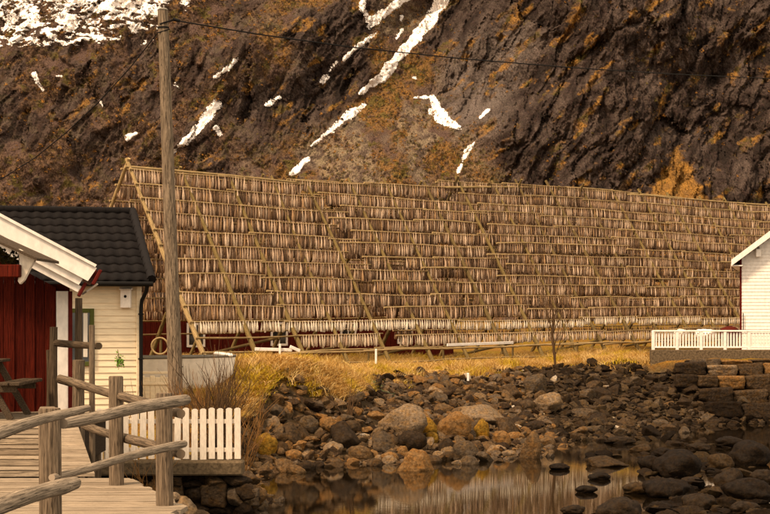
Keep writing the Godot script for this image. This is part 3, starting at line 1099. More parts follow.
func face(l: float, r: float, side: float, extra := 0.0) -> Vector3:
	var q := T0 + LD * l + PD * (side * 5.24 * (5.36 - r) / 7.41 + extra)
	return Vector3(q.x, EYE + r, -q.y)

func top_r(l: float) -> float:
	if l < 8.25:
		return lerpf(5.14, 4.88, l / 8.25)
	if l < 15.8:
		return 5.10
	return lerpf(5.42, 5.30, clampf((l - 15.8) / 30.0, 0, 1)) + 0.08 * sin((l - 15.8) * 0.25)

func white_r(l: float) -> float:
	return lerpf(-0.36, -0.20, clampf(l / 30.0, 0, 1))

func fish_mesh(seed_: int) -> ArrayMesh:      # headless split cod hung by the tail: origin at the tail, hangs down 1 unit
	var g := RandomNumberGenerator.new()
	g.seed = seed_
	var st := begin()
	var prof := [[0.06, 0.05, 0.03], [-0.02, 0.035, 0.035], [-0.14, 0.045, 0.045], [-0.34, 0.085, 0.07], [-0.58, 0.125, 0.09], [-0.80, 0.135, 0.085], [-0.94, 0.115, 0.06], [-1.0, 0.07, 0.03]]
	var rings: Array = []
	var sides := 7
	var bendx := g.randf_range(-0.05, 0.05)
	var bendz := g.randf_range(-0.05, 0.05)
	for p in prof:
		var ring: Array = []
		for k in sides:
			var a := TAU * k / sides
			var wob := 1.0 + g.randf_range(-0.18, 0.18)
			ring.append(Vector3(cos(a) * p[1] * wob + bendx * sin(-p[0] * 3.0), p[0] + g.randf_range(-0.02, 0.02), sin(a) * p[2] * wob + bendz * sin(-p[0] * 2.5)))
		rings.append(ring)
	st.set_smooth_group(0)
	for i in rings.size() - 1:
		for k in sides:
			var k2 := (k + 1) % sides
			quad(st, rings[i][k], rings[i][k2], rings[i + 1][k2], rings[i + 1][k])
	st.set_smooth_group(-1)
	for k in range(1, sides - 1):
		tri(st, rings[0][0], rings[0][k + 1], rings[0][k])
		tri(st, rings[-1][0], rings[-1][k], rings[-1][k + 1])
	return done(st)

func build_rack() -> void:
	var rack := thing("fish_drying_rack", "long wooden A-frame drying rack hung full of stockfish", "drying rack")
	# rafters, front and back, crossing at the ridge
	var ls: Array = [0.0]
	while ls[-1] < RACK_END:
		ls.append(ls[-1] + rng.randf_range(1.75, 2.15))
	for i in ls.size():
		var l: float = ls[i]
		for side in [1.0, -1.0]:
			var lt: float = l + (0.0 if i == 0 else rng.randf_range(-0.25, 0.25))
			var foot := face(l, -2.0, side, 0.0)
			foot.y = ground_h(foot.x, -foot.z) - 0.15
			foot = face(l, foot.y - EYE, side)
			var head := face(lt, top_r(l) + (0.34 if i == 0 else rng.randf_range(0.05, 0.3)), side)
			var r := 0.085 if i == 0 else rng.randf_range(0.062, 0.082)
			var m: Material = M.rack_bar if i == 0 else (M.rack_pole if rng.randf() < 0.6 else M.rack_pole_b)
			part("rafter", pole(foot, head, r * 1.15, r * 0.75, 7, 0.05, 5, 0.06), m, rack)
	# ridge pole
	var a := 0.0
	while a < RACK_END:
		var b: float = minf(a + 7.6, RACK_END)
		part("ridge_pole", pole(face(a - 0.2, top_r(a + 0.4) + 0.05, 1.0), face(b, top_r(b - 0.3) + 0.05, 1.0), 0.055, 0.05, 6, 0.04), M.rack_bar, rack)
		a = b
	# hanging poles in rows, with their fish
	var all: Array = []      # [transform, colour index, row number, front]
	var pal: Array = [Color(0.34, 0.215, 0.130), Color(0.48, 0.325, 0.205), Color(0.20, 0.118, 0.066), Color(0.58, 0.415, 0.275), Color(0.38, 0.225, 0.110), Color(0.095, 0.056, 0.032), Color(0.76, 0.64, 0.48), Color(0.60, 0.47, 0.32)]
	var secs := [[0.0, 8.25, 10], [8.25, 15.8, 11], [15.8, RACK_END, 13]]
	var holes := [[12.3, 14.1, 4, 1.0], [20.0, 20.7, 3, 0.9], [10.1, 11.0, 5, 0.8], [25.0, 26.0, 4, 0.8], [4.0, 4.8, 3, 0.6], [30.5, 31.2, 6, 0.7], [13.2, 13.8, 2, 0.6], [21.0, 21.5, 7, 0.7]]
	for side in [1.0, -1.0]:
		for sec in secs:
			var n: int = sec[2]
			var rows := n + 3 if side > 0.0 else n + 2
			for i in rows:
				var up := n - i       # rows above the white one
				var l: float = sec[0] + ((fmod(i * 0.83, 1.7) - 0.85) if sec[0] > 0.1 else 0.0)
				var lend: float = sec[1] + ((fmod(i * 0.83, 1.7) - 0.85) if sec[1] < RACK_END - 1.0 else 0.0)
				while l < lend - 0.2:
					var e: float = minf(l + (rng.randf_range(3.4, 4.4) if side > 0.0 else 7.6), lend)
					if lend - e < 1.2:
						e = lend
					var mid := (l + e) * 0.5
					var pitch := (top_r(clampf(mid, sec[0], sec[1] - 0.01)) - white_r(mid)) / n
					var jit := rng.randf_range(-0.06, 0.06)
					var r0: float
					var r1: float
					if i <= n:
						r0 = lerpf(top_r(clampf(l, sec[0] + 0.01, sec[1] - 0.01)), white_r(l), float(i) / n) + jit
						r1 = lerpf(top_r(clampf(e, sec[0] + 0.01, sec[1] - 0.01)), white_r(e), float(i) / n) + jit + rng.randf_range(-0.05, 0.05)
					else:
						r0 = white_r(l) - 0.52 * (i - n) + jit
						r1 = white_r(e) - 0.50 * (i - n) + jit
					var pa := face(l - 0.12, r0, side, 0.10 * side)
					var pb := face(e + 0.12, r1, side, 0.10 * side)
					part("crossbar", pole(pa, pb, 0.040, 0.032, 5, 0.05, 4, 0.05), M.rack_bar if rng.randf() < 0.6 else M.rack_bar_b, rack)
					var bare: bool = i == n + 2
					if i == n + 1 and (mid < 4.4):
						bare = true
					if side < 0.0 and i >= n and mid < 20.0:
						bare = true
					if not bare:
						var q := l + 0.05
						while q < e - 0.03:
							var t := (q - l) / (e - l)
							var rr := lerpf(r0, r1, t) - 0.01
							var skip := rng.randf() < 0.025
							if side > 0.0:
								for ho in holes:
									if up == ho[2] and q > ho[0] and q < ho[1] and rng.randf() < ho[3]:
										skip = true
							if not skip:
								for pr in [1.0, -1.0]:
									var p := face(q + rng.randf_range(-0.015, 0.015), rr, side, 0.10 * side + pr * 0.05)
									var len_ := minf(pitch * rng.randf_range(0.76, 0.95), 0.50)
									var wd := len_ * rng.randf_range(0.62, 0.88)
									if i == n:
										len_ *= 0.80
									if i == n + 1:
										len_ *= 0.92
									var ci: int
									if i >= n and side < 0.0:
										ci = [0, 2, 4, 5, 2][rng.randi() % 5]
									elif i == n:
										ci = 6 if rng.randf() < 0.72 else 7
									elif i == n + 1:
										ci = [7, 3, 1, 7, 3][rng.randi() % 5]
									else:
										ci = [0, 1, 2, 2, 3, 4, 1, 5, 0, 3][rng.randi() % 10]
									var b := Basis(Vector3.UP, 0.7 + rng.randf_range(-1.2, 1.2)) * Basis(Vector3(0, 0, 1), rng.randf_range(-0.11, 0.11)) * Basis(Vector3(1, 0, 0), rng.randf_range(-0.11, 0.11)) * Basis.from_scale(Vector3(wd, len_, wd))
									all.append([Transform3D(b, p), ci, up, side > 0.0 and pr > 0.0])
							q += rng.randf_range(0.10, 0.145)
					l = e
	# poles laid inside the frame, their fish seen through the gaps
	for lev in [4.0, 3.3, 2.6, 1.9, 1.2, 0.5]:
		for off in [0.0]:
			var pa := face(0.1, lev, 0.0, off)
			var pb := face(RACK_END, lev, 0.0, off)
			part("inner_pole", pole(pa, pb, 0.035, 0.035, 5, 0.02), M.rack_bar_b, rack)
			var q := 0.3
			while q < RACK_END:
				var p := face(q, lev - 0.02, 0.0, off + 0.05)
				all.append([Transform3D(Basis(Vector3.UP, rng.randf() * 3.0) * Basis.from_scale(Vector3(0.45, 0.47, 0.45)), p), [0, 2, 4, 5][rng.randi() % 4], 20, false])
				q += rng.randf_range(0.09, 0.13)
	# diagonal braces near the ground
	for k in 9:
		var l0 := 2.0 + k * 4.6
		var p0 := face(l0 + 1.6, -0.9, 1.0, -0.25)
		var p1 := face(l0 - 0.6, -1.9, -0.2, -0.25)
		p1.y = ground_h(p1.x, -p1.z) - 0.05
		part("brace", pole(p0, p1, 0.06, 0.05, 6, 0.03), M.rack_pole_b, rack)
	# nearest fish stand singly
	var order: Array = []
	for i in all.size():
		if all[i][3]:
			var p: Vector3 = all[i][0].origin
			var px := 385.0 + F * p.x / -p.z
			if px > 206.0 or (px > 180.0 and all[i][2] > 1 and px < 200.0):
				order.append([p.distance_to(Vector3(0, EYE, 0)), i])
	order.sort_custom(func(u, v): return u[0] < v[0])
	var single := {}
	var fm: Array = []
	for k in 4:
		fm.append(fish_mesh(700 + k))
	var fmat: Array = []
	for c in pal:
		var m: StandardMaterial3D = M.fish.duplicate()
		m.vertex_color_use_as_albedo = false
		m.albedo_color = c.linear_to_srgb()
		fmat.append(m)
	var ordinal := ["the pale row itself", "first row above the pale one", "second row above the pale one", "third row above the pale one", "fourth row above the pale one", "fifth row above the pale one"]
	for k in mini(300, order.size()):
		var i: int = order[k][1]
		single[i] = true
		var o := MeshInstance3D.new()
		o.mesh = fm[rng.randi() % 4]
		o.material_override = fmat[all[i][1]]
		o.transform = all[i][0]
		o.name = numbered("dried_fish")
		add_child(o)
		var up: int = all[i][2]
		var tone: String = ["greyish brown", "light brown", "dark brown", "tan", "golden brown", "blackish brown", "cream white", "pale cream"][all[i][1]]
		var lab: String
		if up < 0:
			lab = tone + " stockfish in the lowest row, under the pale row"
		elif up == 0:
			lab = tone + " stockfish in the pale row near the rack's bottom"
		else:
			lab = tone + " stockfish at the rack's near end, " + (ordinal[up] if up < 6 else "upper rows")
		tag(o, lab, "fish", "stockfish at the near end of the rack")
	var spots: Array = []
	var cols: Array = []
	for i in all.size():
		if not single.has(i):
			spots.append(all[i][0])
			cols.append(pal[all[i][1]] * rng.randf_range(0.85, 1.15))
	scatter("stockfish_rows", fm[1], M.fish, spots, cols, "thousands of stockfish hanging in rows along the rack", "stockfish")

func along(l: float, off: float, y: float) -> Vector3:
	var q := T0 + LD * l + PD * off
	return Vector3(q.x, y, -q.y)

func build_red_shed(l0: float, l1: float, off: float, label: String, windows: Array) -> void:
	var o := thing("red_shed", label, "shed", along((l0 + l1) * 0.5, off, 1.6))
	var yaw := atan2(LD.y, LD.x)
	o.rotation.y = yaw
	var half := (l1 - l0) * 0.5
	part("wall", box_mesh(Vector3(half * 2.0, 2.5, 4.0), 0.01), M.red_far, o, Transform3D(Basis.IDENTITY, Vector3(0, 1.25, -2.05)))
	var bm := box_mesh(Vector3(0.27, 2.5, 0.03), 0.008)
	var x := -half + 0.14
	while x < half:
		part("board", bm, M.red_far, o, Transform3D(Basis.IDENTITY, Vector3(x, 1.25, -0.02 + rng.randf_range(0, 0.006))))
		x += 0.285
	var st := begin()
	prism(st, [Vector3(-half - 0.2, 2.4, 0.3), Vector3(-half - 0.2, 3.3, -2.05), Vector3(-half - 0.2, 2.4, -4.4)], [Vector3(half + 0.2, 2.4, 0.3), Vector3(half + 0.2, 3.3, -2.05), Vector3(half + 0.2, 2.4, -4.4)])
	part("roof", done(st), M.tile, o)
	for wx in windows:
		var w := part("window", box_mesh(Vector3(0.8, 0.9, 0.05)), M.glass, o, Transform3D(Basis.IDENTITY, Vector3(wx, 1.2, 0.015)))
		var fr := begin()
		for s in [-1.0, 1.0]:
			bbox(fr, Vector3(s * 0.42, 0, 0.03), Vector3(0.1, 1.05, 0.05))
			bbox(fr, Vector3(0, s * 0.48, 0.028), Vector3(0.74, 0.1, 0.05))
		bbox(fr, Vector3(0, 0, 0.03), Vector3(0.05, 0.86, 0.04))
		part("frame", done(fr), M.white, w)

# ------------------------------------------------------------------ houses
func build_yellow_house() -> void:
	var x1 := -5.76
	var x0 := -12.0
	var zf := -40.0
	var o := thing("yellow_house", "pale yellow clapboard house with a black tiled roof behind the red cabin", "house", Vector3(x1, 1.0, zf))
	o.rotation.y = 0.26
	var W := x1 - x0
	# inner wall body behind the boards
	part("wall", box_mesh(Vector3(W - 0.04, 3.44, 6.9), 0.01), M.yellow, o, Transform3D(Basis.IDENTITY, Vector3(-W * 0.5, 1.72, -3.5)))
	# clapboards of the front, each lapped over the next
	var st := begin()
	var hb := 0.148
	prism(st, [Vector3(-W * 0.5, 0, 0.032), Vector3(-W * 0.5, hb + 0.012, 0.010), Vector3(-W * 0.5, hb + 0.012, 0.0), Vector3(-W * 0.5, 0, 0.0)], [Vector3(W * 0.5, 0, 0.032), Vector3(W * 0.5, hb + 0.012, 0.010), Vector3(W * 0.5, hb + 0.012, 0.0), Vector3(W * 0.5, 0, 0.0)])
	var cb := done(st)
	for k in 23:
		part("clapboard", cb, M.yellow, o, Transform3D(Basis.IDENTITY, Vector3(-W * 0.5 + 0.02, 0.05 + k * hb, -0.02)))
	part("corner_board", box_mesh(Vector3(0.12, 3.4, 0.05)), M.yellow, o, Transform3D(Basis.IDENTITY, Vector3(-0.03, 1.72, 0.03)))
	# roof: eave at front, steep hip at the right end
	var ye := 3.50
	var yr := 5.31
	var e0 := Vector3(-W - 1.5, ye, 0.42)
	var e1 := Vector3(0.25, ye, 0.42)
	var r0 := Vector3(-W - 1.5, yr, -3.5)
	var r1 := Vector3(0.25, yr, -3.5)
	var b1 := Vector3(0.25, ye, -7.4)
	var b0 := Vector3(-W - 1.5, ye, -7.4)
	var rs := begin()
	rs.set_smooth_group(-1)
	quad(rs, e0, r0, r1, e1)
	quad(rs, r0, b0, b1, r1)
	tri(rs, e1, r1, b1)
	quad(rs, e0, e1, b1, b0)
	tri(rs, e0, b0, r0)
	var roof := part("roof", done(rs), M.black, o)
	var up := (r1 - Vector3(r1.x, ye, 0.42)).normalized()
	var nrm := Vector3(0, -up.z, up.y).normalized()
	var slope := (r1 - Vector3(r1.x, ye, 0.42)).length()
	# tiles: each a waved pan with a thick lower edge
	var tw := 0.27
	var rows := 9
	var tl := slope / rows
	var ts := begin()
	ts.set_smooth_group(0)
	var prof: Array = []
	for k in 7:
		var t := k / 6.0
		prof.append(Vector2((t - 0.5) * tw, 0.016 * sin(t * TAU - 0.6) + 0.03))
	for k in 6:
		var pa: Vector2 = prof[k]
		var pb: Vector2 = prof[k + 1]
		var lo_a := Vector3(pa.x, pa.y + 0.045, 0.0)
		var lo_b := Vector3(pb.x, pb.y + 0.045, 0.0)
		var hi_a := Vector3(pa.x, pa.y + 0.005, -(tl + 0.04))
		var hi_b := Vector3(pb.x, pb.y + 0.005, -(tl + 0.04))
		quad(ts, lo_a, hi_a, hi_b, lo_b)
		quad(ts, lo_a, lo_b, Vector3(pb.x, pb.y - 0.0, 0.0), Vector3(pa.x, pa.y - 0.0, 0.0))
	var tmesh := done(ts)
	var bas := Basis(Vector3.RIGHT, nrm, -up)
	for j in rows:
		var base: Vector3 = Vector3(0, ye, 0.42) + up * (tl * j - 0.02)
		var right := lerpf(e1.x, r1.x, float(j + 0.5) / rows) - 0.10
		var x := right - tw * 0.5
		while x > -5.4:
			part("tile", tmesh, M.tile if rng.randf() < 0.6 else M.tile_b, roof, Transform3D(bas, Vector3(x, base.y, base.z) + nrm * rng.randf_range(0.0, 0.008)))
			x -= tw
	# caps along ridge and hip
	for k in 16:
		var p := r1 + Vector3(-0.36 * k, 0.05, 0)
		part("ridge_cap", pole(p, p + Vector3(-0.385, 0.012, 0), 0.115, 0.10, 8), M.tile, roof)
	for k in 11:
		var pa := e1.lerp(r1, k / 11.0) + Vector3(-0.03, 0.06, 0.0)
		var pb := e1.lerp(r1, (k + 1.06) / 11.0) + Vector3(-0.03, 0.075, 0.0)
		part("hip_cap", pole(pa, pb, 0.115, 0.10, 8), M.tile_b, roof)
	# gutter, downpipe, nest box, window
	var gs := begin()
	tube(gs, [Vector3(-6.0, ye - 0.04, 0.50), Vector3(0.24, ye - 0.05, 0.50)], [0.06, 0.06], 8)
	part("gutter", done(gs), M.black, o)
	part("fascia", box_mesh(Vector3(6.4, 0.1, 0.05)), M.black, o, Transform3D(Basis.IDENTITY, Vector3(-2.98, ye - 0.055, 0.40)))
	var ds := begin()
	tube(ds, [Vector3(0.12, ye - 0.06, 0.48), Vector3(0.10, ye - 0.22, 0.40), Vector3(0.03, ye - 0.42, 0.12), Vector3(0.01, ye - 0.6, 0.11), Vector3(0.01, 0.1, 0.11)], [0.045, 0.045, 0.045, 0.045, 0.045], 8)
	part("downpipe", done(ds), M.black, o)
	for yy in [0.7, 1.7, 2.75]:
		part("pipe_bracket", box_mesh(Vector3(0.13, 0.03, 0.14)), M.black, o, Transform3D(Basis.IDENTITY, Vector3(0.01, yy, 0.09)))
	var wc := o.to_local(at(86, 337, 40.0))
	var win := part("window", box_mesh(Vector3(0.56, 1.2, 0.05)), M.glass, o, Transform3D(Basis.IDENTITY, Vector3(wc.x - 0.2, wc.y, 0.0)))
	var fr := begin()
	for s in [-1.0, 1.0]:
		bbox(fr, Vector3(s * 0.31, 0, 0.02), Vector3(0.1, 1.34, 0.1))
		bbox(fr, Vector3(0, s * 0.62, 0.022), Vector3(0.52, 0.1, 0.1))
	part("frame", done(fr), M.green, win)
	part("curtain", box_mesh(Vector3(0.10, 1.05, 0.02)), M.curtain, win, Transform3D(Basis.IDENTITY, Vector3(0.16, 0.06, 0.04)))
	var bc := at(126, 299, 39.85)
	var nb := thing("nest_box", "white wooden nest box with a round hole on the yellow wall", "nest box", bc)
	part("box", box_mesh(Vector3(0.24, 0.42, 0.18), 0.012), M.white, nb)
	var lid := begin()
	prism(lid, [Vector3(-0.14, 0.215, 0.12), Vector3(-0.14, 0.235, 0.12), Vector3(-0.14, 0.27, -0.09), Vector3(-0.14, 0.215, -0.09)], [Vector3(0.14, 0.215, 0.12), Vector3(0.14, 0.235, 0.12), Vector3(0.14, 0.27, -0.09), Vector3(0.14, 0.215, -0.09)])
	part("lid", done(lid), M.white, nb)
	part("hole", pole(Vector3(0, 0.06, 0.085), Vector3(0, 0.06, 0.094), 0.035, 0.035, 12), M.black, nb)
	# small hanging plant on a stalk
	var hp := thing("hanging_plant", "small green plant hanging before the yellow wall", "plant", at(120, 362, 38.5))
	part("stem", pole(Vector3(-0.05, 0.28, 0), Vector3(0, 0.05, 0), 0.008, 0.008, 5, 0.02), M.twig, hp)
	var lf := begin()
	for k in 110:
		var c := Vector3(rng.randfn(0, 0.045), rng.randfn(0.02, 0.075), rng.randfn(0, 0.045))
		var u := Vector3(rng.randf_range(-1, 1), rng.randf_range(-1, 1), rng.randf_range(-1, 1)).normalized() * 0.035
		var v := Vector3(rng.randf_range(-1, 1), rng.randf_range(-1, 0.2), rng.randf_range(-1, 1)).normalized() * 0.05
		tri(lf, c - u, c + v, c + u)
	part("leaves", done(lf), M.leaf, hp)

func build_red_cabin() -> void:
	var zf := -24.5
	var o := thing("red_cabin", "dark red board cabin with broad white gable boards", "cabin", Vector3(-4.50, 2.3, zf))
	o.rotation.y = 0.19
	part("wall", box_mesh(Vector3(5.4, 1.9, 5.0), 0.01), M.red_b, o, Transform3D(Basis.IDENTITY, Vector3(-2.74, 0.95, -2.56)))
	# gable boards, each cut to the roof slope
	var slope := 0.535
	var x := -0.24
	var k := 0
	while x > -3.0:
		var w := rng.randf_range(0.135, 0.165)
		var y0 := -0.25
		var ya := 1.78 - (x + 0.1) * slope
		var yb := ya + w * slope
		var zz := 0.02 if k % 2 == 0 else 0.0
		var st := begin()
		prism(st, [Vector3(x, y0, zz), Vector3(x - w + 0.006, y0, zz), Vector3(x - w + 0.006, yb, zz), Vector3(x, ya, zz)], [Vector3(x, y0, zz - 0.035), Vector3(x - w + 0.006, y0, zz - 0.035), Vector3(x - w + 0.006, yb, zz - 0.035), Vector3(x, ya, zz - 0.035)])
		part("wall_board", done(st), M.red if k % 2 == 0 else M.red_b, o)
		x -= w
		k += 1
	part("corner_board", box_mesh(Vector3(0.17, 2.1, 0.05)), M.white, o, Transform3D(Basis.IDENTITY, Vector3(-0.145, 0.75, 0.03)))
	part("edge_board", box_mesh(Vector3(0.055, 2.1, 0.10)), M.red_trim, o, Transform3D(Basis.IDENTITY, Vector3(-0.03, 0.75, 0.02)))
	# barge boards: four stepped planks along the slope
	# x runs right to left up the slope; y of the top edge at the right end
	var tip := o.to_local(at(97, 268, 23.9))
	var roof := begin()
	var L := 3.4
	prism(roof, [Vector3(tip.x, tip.y - 0.02, tip.z - 0.1), Vector3(tip.x, tip.y - 0.16, tip.z - 0.1), Vector3(tip.x - L, tip.y - 0.16 + L * slope, tip.z - 0.1), Vector3(tip.x - L, tip.y - 0.02 + L * slope, tip.z - 0.1)], [Vector3(tip.x, tip.y - 0.02, tip.z - 5.4), Vector3(tip.x, tip.y - 0.16, tip.z - 5.4), Vector3(tip.x - L, tip.y - 0.16 + L * slope, tip.z - 5.4), Vector3(tip.x - L, tip.y - 0.02 + L * slope, tip.z - 5.4)])
	var rf := part("roof", done(roof), M.red_trim, o)
	var cuts := [[0.0, 0.0, 0.0], [0.0, -0.001, -0.25], [-0.19, -0.251, -0.37], [-0.21, -0.371, -0.48]]
	for i in 4:
		var q: Array = cuts[i]
		var xr: float = tip.x + q[0]
		var top: float = tip.y + (0.045 if i == 0 else q[1]) - q[0] * slope
		var bot: float = tip.y + (0.0 if i == 0 else q[2]) - q[0] * slope
		var zz: float = tip.z + [0.05, 0.02, -0.03, -0.08][i]
		var st := begin()
		var LL: float = L + q[0]
		var cut: float = (top - bot) * 0.5
		prism(st, [Vector3(xr, top, zz), Vector3(xr - cut, bot + cut * slope, zz), Vector3(xr - LL, bot + LL * slope, zz), Vector3(xr - LL, top + LL * slope, zz)], [Vector3(xr, top, zz - 0.08), Vector3(xr - cut, bot + cut * slope, zz - 0.08), Vector3(xr - LL, bot + LL * slope, zz - 0.08), Vector3(xr - LL, top + LL * slope, zz - 0.08)])
		part("barge_board", done(st), M.white, rf)
	# red end board and white eave piece under the tip
	part("eave_end", box_mesh(Vector3(0.05, 0.24, 0.5), 0.01), M.red_trim, rf, Transform3D(Basis(Vector3(0, 0, 1), -0.49), tip + Vector3(0.0, -0.13, -0.22)))
	part("eave_end", box_mesh(Vector3(0.05, 0.22, 0.5), 0.01), M.red_trim, rf, Transform3D(Basis(Vector3(0, 0, 1), -0.49), tip + Vector3(-0.20, -0.30, -0.30)))
	part("soffit", box_mesh(Vector3(0.2, 0.03, 4.0), 0.006), M.white_old, rf, Transform3D(Basis(Vector3(0, 0, 1), 0.6), tip + Vector3(-0.06, -0.27, -2.4)))
	# porch canopy that hangs into the picture at the left
	var pc := thing("porch_canopy", "corner of a mossy porch canopy with red beam and white bracket", "canopy", at(10, 270, 22.0))
	part("beam", box_mesh(Vector3(2.2, 0.165, 0.14), 0.012), M.red, pc, Transform3D(Basis.IDENTITY, at(21, 271, 22.0) - pc.position + Vector3(-1.1, 0, 0)))
	var bs := begin()
	var bp: Array = []
	for g in [[19, 249], [36, 258], [33, 263], [30, 268], [27, 274], [24, 280], [20, 284], [18, 281], [20, 272]]:
		bp.append(at(g[0], g[1], 22.05) - pc.position)
	var bq: Array = []
	for v in bp:
		bq.append(v + Vector3(0, 0, -0.12))
	bs.set_smooth_group(-1)
	prism(bs, bp, bq)
	part("bracket", done(bs), M.white_old, pc)
	var ea := at(-30, 228, 21.9) - pc.position
	var eb := at(37, 258, 21.9) - pc.position
	var es := begin()
	prism(es, [ea, eb, eb + Vector3(0, -0.035, 0), ea + Vector3(0, -0.035, 0)], [ea + Vector3(0, 0, -1.5), eb + Vector3(0, 0, -1.5), eb + Vector3(0, -0.035, -1.5), ea + Vector3(0, -0.035, -1.5)])
	part("roof_board", done(es), M.table, pc)
	var ms := begin()
	for i in 260:
		var t := rng.randf()
		var b := (at(-12, 250, 22.2) - pc.position).lerp(at(14, 259, 22.1) - pc.position, t) + Vector3(rng.randfn(0, 0.02), rng.randfn(0, 0.05) - 0.02, rng.randf_range(-0.3, 0.02))
		var u := Vector3(rng.randf_range(-1, 1), rng.randf_range(-1, 1), rng.randf_range(-1, 1)).normalized() * 0.035
		var v := Vector3(rng.randf_range(-1, 1), rng.randf_range(-1, 1), rng.randf_range(-1, 1)).normalized() * 0.05
		tri(ms, b - u, b + v, b + u)
	part("moss", done(ms), M.moss, pc)

func build_white_house() -> void:
	var D := 65.0
	var xl := (741.0 - 385.0) / F * D
	var o := thing("white_house", "white clapboard house gable at the right edge behind the white balustrade", "house", Vector3(xl, 2.0, -D))
	o.rotation.y = -0.235
	var W := 7.4
	var eave := at(741, 257, D).y - 2.0
	var slope := 0.76
	var ridge := eave + W * 0.5 * slope
	var st := begin()
	prism(st, [Vector3(0.02, 0, -0.03), Vector3(0.02, eave, -0.03), Vector3(W * 0.5, ridge, -0.03), Vector3(W, eave, -0.03), Vector3(W, 0, -0.03)], [Vector3(0.02, 0, -8), Vector3(0.02, eave, -8), Vector3(W * 0.5, ridge, -8), Vector3(W, eave, -8), Vector3(W, 0, -8)])
	part("wall", done(st), M.white, o)
	var hb := 0.13
	var y := 0.1
	while y < ridge - 0.2:
		var cut := 0.0 if y + hb < eave else (y + hb - eave) / slope
		var a := 0.02 + cut
		var b := W - cut
		var s := begin()
		prism(s, [Vector3(a, y, 0.022), Vector3(a, y + hb + 0.008, 0.004), Vector3(a, y + hb + 0.008, -0.02), Vector3(a, y, -0.02)], [Vector3(b, y, 0.022), Vector3(b, y + hb + 0.008, 0.004), Vector3(b, y + hb + 0.008, -0.02), Vector3(b, y, -0.02)])
		part("clapboard", done(s), M.white, o)
		y += hb
	part("corner_board", box_mesh(Vector3(0.07, eave, 0.07)), M.red_trim, o, Transform3D(Basis.IDENTITY, Vector3(-0.02, eave * 0.5, 0.0)))
	# roof with white barge board
	var t := o.to_local(at(731, 265, D - 0.5))
	var rs := begin()
	var rx := W * 0.5
	var ry := t.y + (rx - t.x) * slope
	prism(rs, [Vector3(t.x, t.y + 0.05, 0.45), Vector3(rx, ry + 0.05, 0.45), Vector3(rx, ry + 0.17, 0.45), Vector3(t.x, t.y + 0.17, 0.45)], [Vector3(t.x, t.y + 0.05, -8.2), Vector3(rx, ry + 0.05, -8.2), Vector3(rx, ry + 0.17, -8.2), Vector3(t.x, t.y + 0.17, -8.2)])
	prism(rs, [Vector3(2 * rx - t.x, t.y + 0.05, 0.45), Vector3(2 * rx - t.x, t.y + 0.17, 0.45), Vector3(rx, ry + 0.17, 0.45), Vector3(rx, ry + 0.05, 0.45)], [Vector3(2 * rx - t.x, t.y + 0.05, -8.2), Vector3(2 * rx - t.x, t.y + 0.17, -8.2), Vector3(rx, ry + 0.17, -8.2), Vector3(rx, ry + 0.05, -8.2)])
	var roof := part("roof", done(rs), M.grey, o)
	for sg in [0, 1]:
		var b := begin()
		var x0: float = t.x if sg == 0 else 2 * rx - t.x
		prism(b, [Vector3(x0, t.y - 0.03, 0.50), Vector3(x0, t.y + 0.20, 0.50), Vector3(rx, ry + 0.20, 0.50), Vector3(rx, ry - 0.09, 0.50)], [Vector3(x0, t.y - 0.03, 0.46), Vector3(x0, t.y + 0.20, 0.46), Vector3(rx, ry + 0.20, 0.46), Vector3(rx, ry - 0.09, 0.46)])
		part("barge_board", done(b), M.white, roof)
	part("soffit", box_mesh(Vector3(0.42, 0.04, 8.4)), M.white, roof, Transform3D(Basis.IDENTITY, Vector3(t.x + 0.21, t.y - 0.02, -3.8)))
	var lm := thing("wall_lamp", "small white box lamp under the white house's gable", "lamp", at(758, 253, D - 0.32))
	part("housing", box_mesh(Vector3(0.2, 0.3, 0.14), 0.02), M.white, lm)
	part("bracket", box_mesh(Vector3(0.08, 0.1, 0.12), 0.01), M.grey, lm, Transform3D(Basis.IDENTITY, Vector3(0, 0.19, -0.02)))
	var cb := thing("wall_cable", "thin dark cable down the white house's corner", "cable", at(743, 330, D - 0.12))
	part("conduit", pole(Vector3.ZERO, at(743, 313, D - 0.12) - cb.position, 0.018, 0.018, 6), M.black, cb)
	# balustrade on a concrete footing
	var bd := 62.0
	var p0 := at(653, 350, bd)
	var x1 := 19.5
	var ft := thing("concrete_footing", "low stained concrete footing wall under the white balustrade", "wall", Vector3(p0.x, 1.4, -bd))
	part("footing", box_mesh(Vector3(x1 - p0.x + 0.2, p0.y - 1.4 + 0.02, 0.35), 0.02), M.concrete, ft, Transform3D(Basis.IDENTITY, Vector3((x1 - p0.x) * 0.5, (p0.y - 1.4) * 0.5, -0.05)))
	var bl := thing("white_balustrade", "white painted balustrade fence before the white house", "fence", Vector3(p0.x, p0.y, -bd))
	var hgt := 19.0 / F * bd
	var post := box_mesh(Vector3(0.11, hgt + 0.1, 0.11), 0.012)
	var bal := box_mesh(Vector3(0.06, hgt - 0.16, 0.03), 0.006)
	var px := 0.0
	var i := 0
	while px < x1 - p0.x:
		if i % 8 == 0:
			part("post", post, M.white, bl, Transform3D(Basis.IDENTITY, Vector3(px, hgt * 0.5 - 0.03, 0)))
		else:
			part("baluster", bal, M.white, bl, Transform3D(Basis.IDENTITY, Vector3(px, hgt * 0.5 + 0.02, 0)))
		px += 0.109
		i += 1
	part("top_rail", box_mesh(Vector3(x1 - p0.x, 0.06, 0.13), 0.01), M.white, bl, Transform3D(Basis.IDENTITY, Vector3((x1 - p0.x) * 0.5, hgt, 0)))
	part("bottom_rail", box_mesh(Vector3(x1 - p0.x, 0.06, 0.09), 0.01), M.white, bl, Transform3D(Basis.IDENTITY, Vector3((x1 - p0.x) * 0.5, 0.10, 0)))
	# dry stone wall of big blocks under the footing
	var sw := thing("stone_wall", "dry stone wall of big squared blocks under the concrete footing", "wall", Vector3(p0.x, 0, -bd))
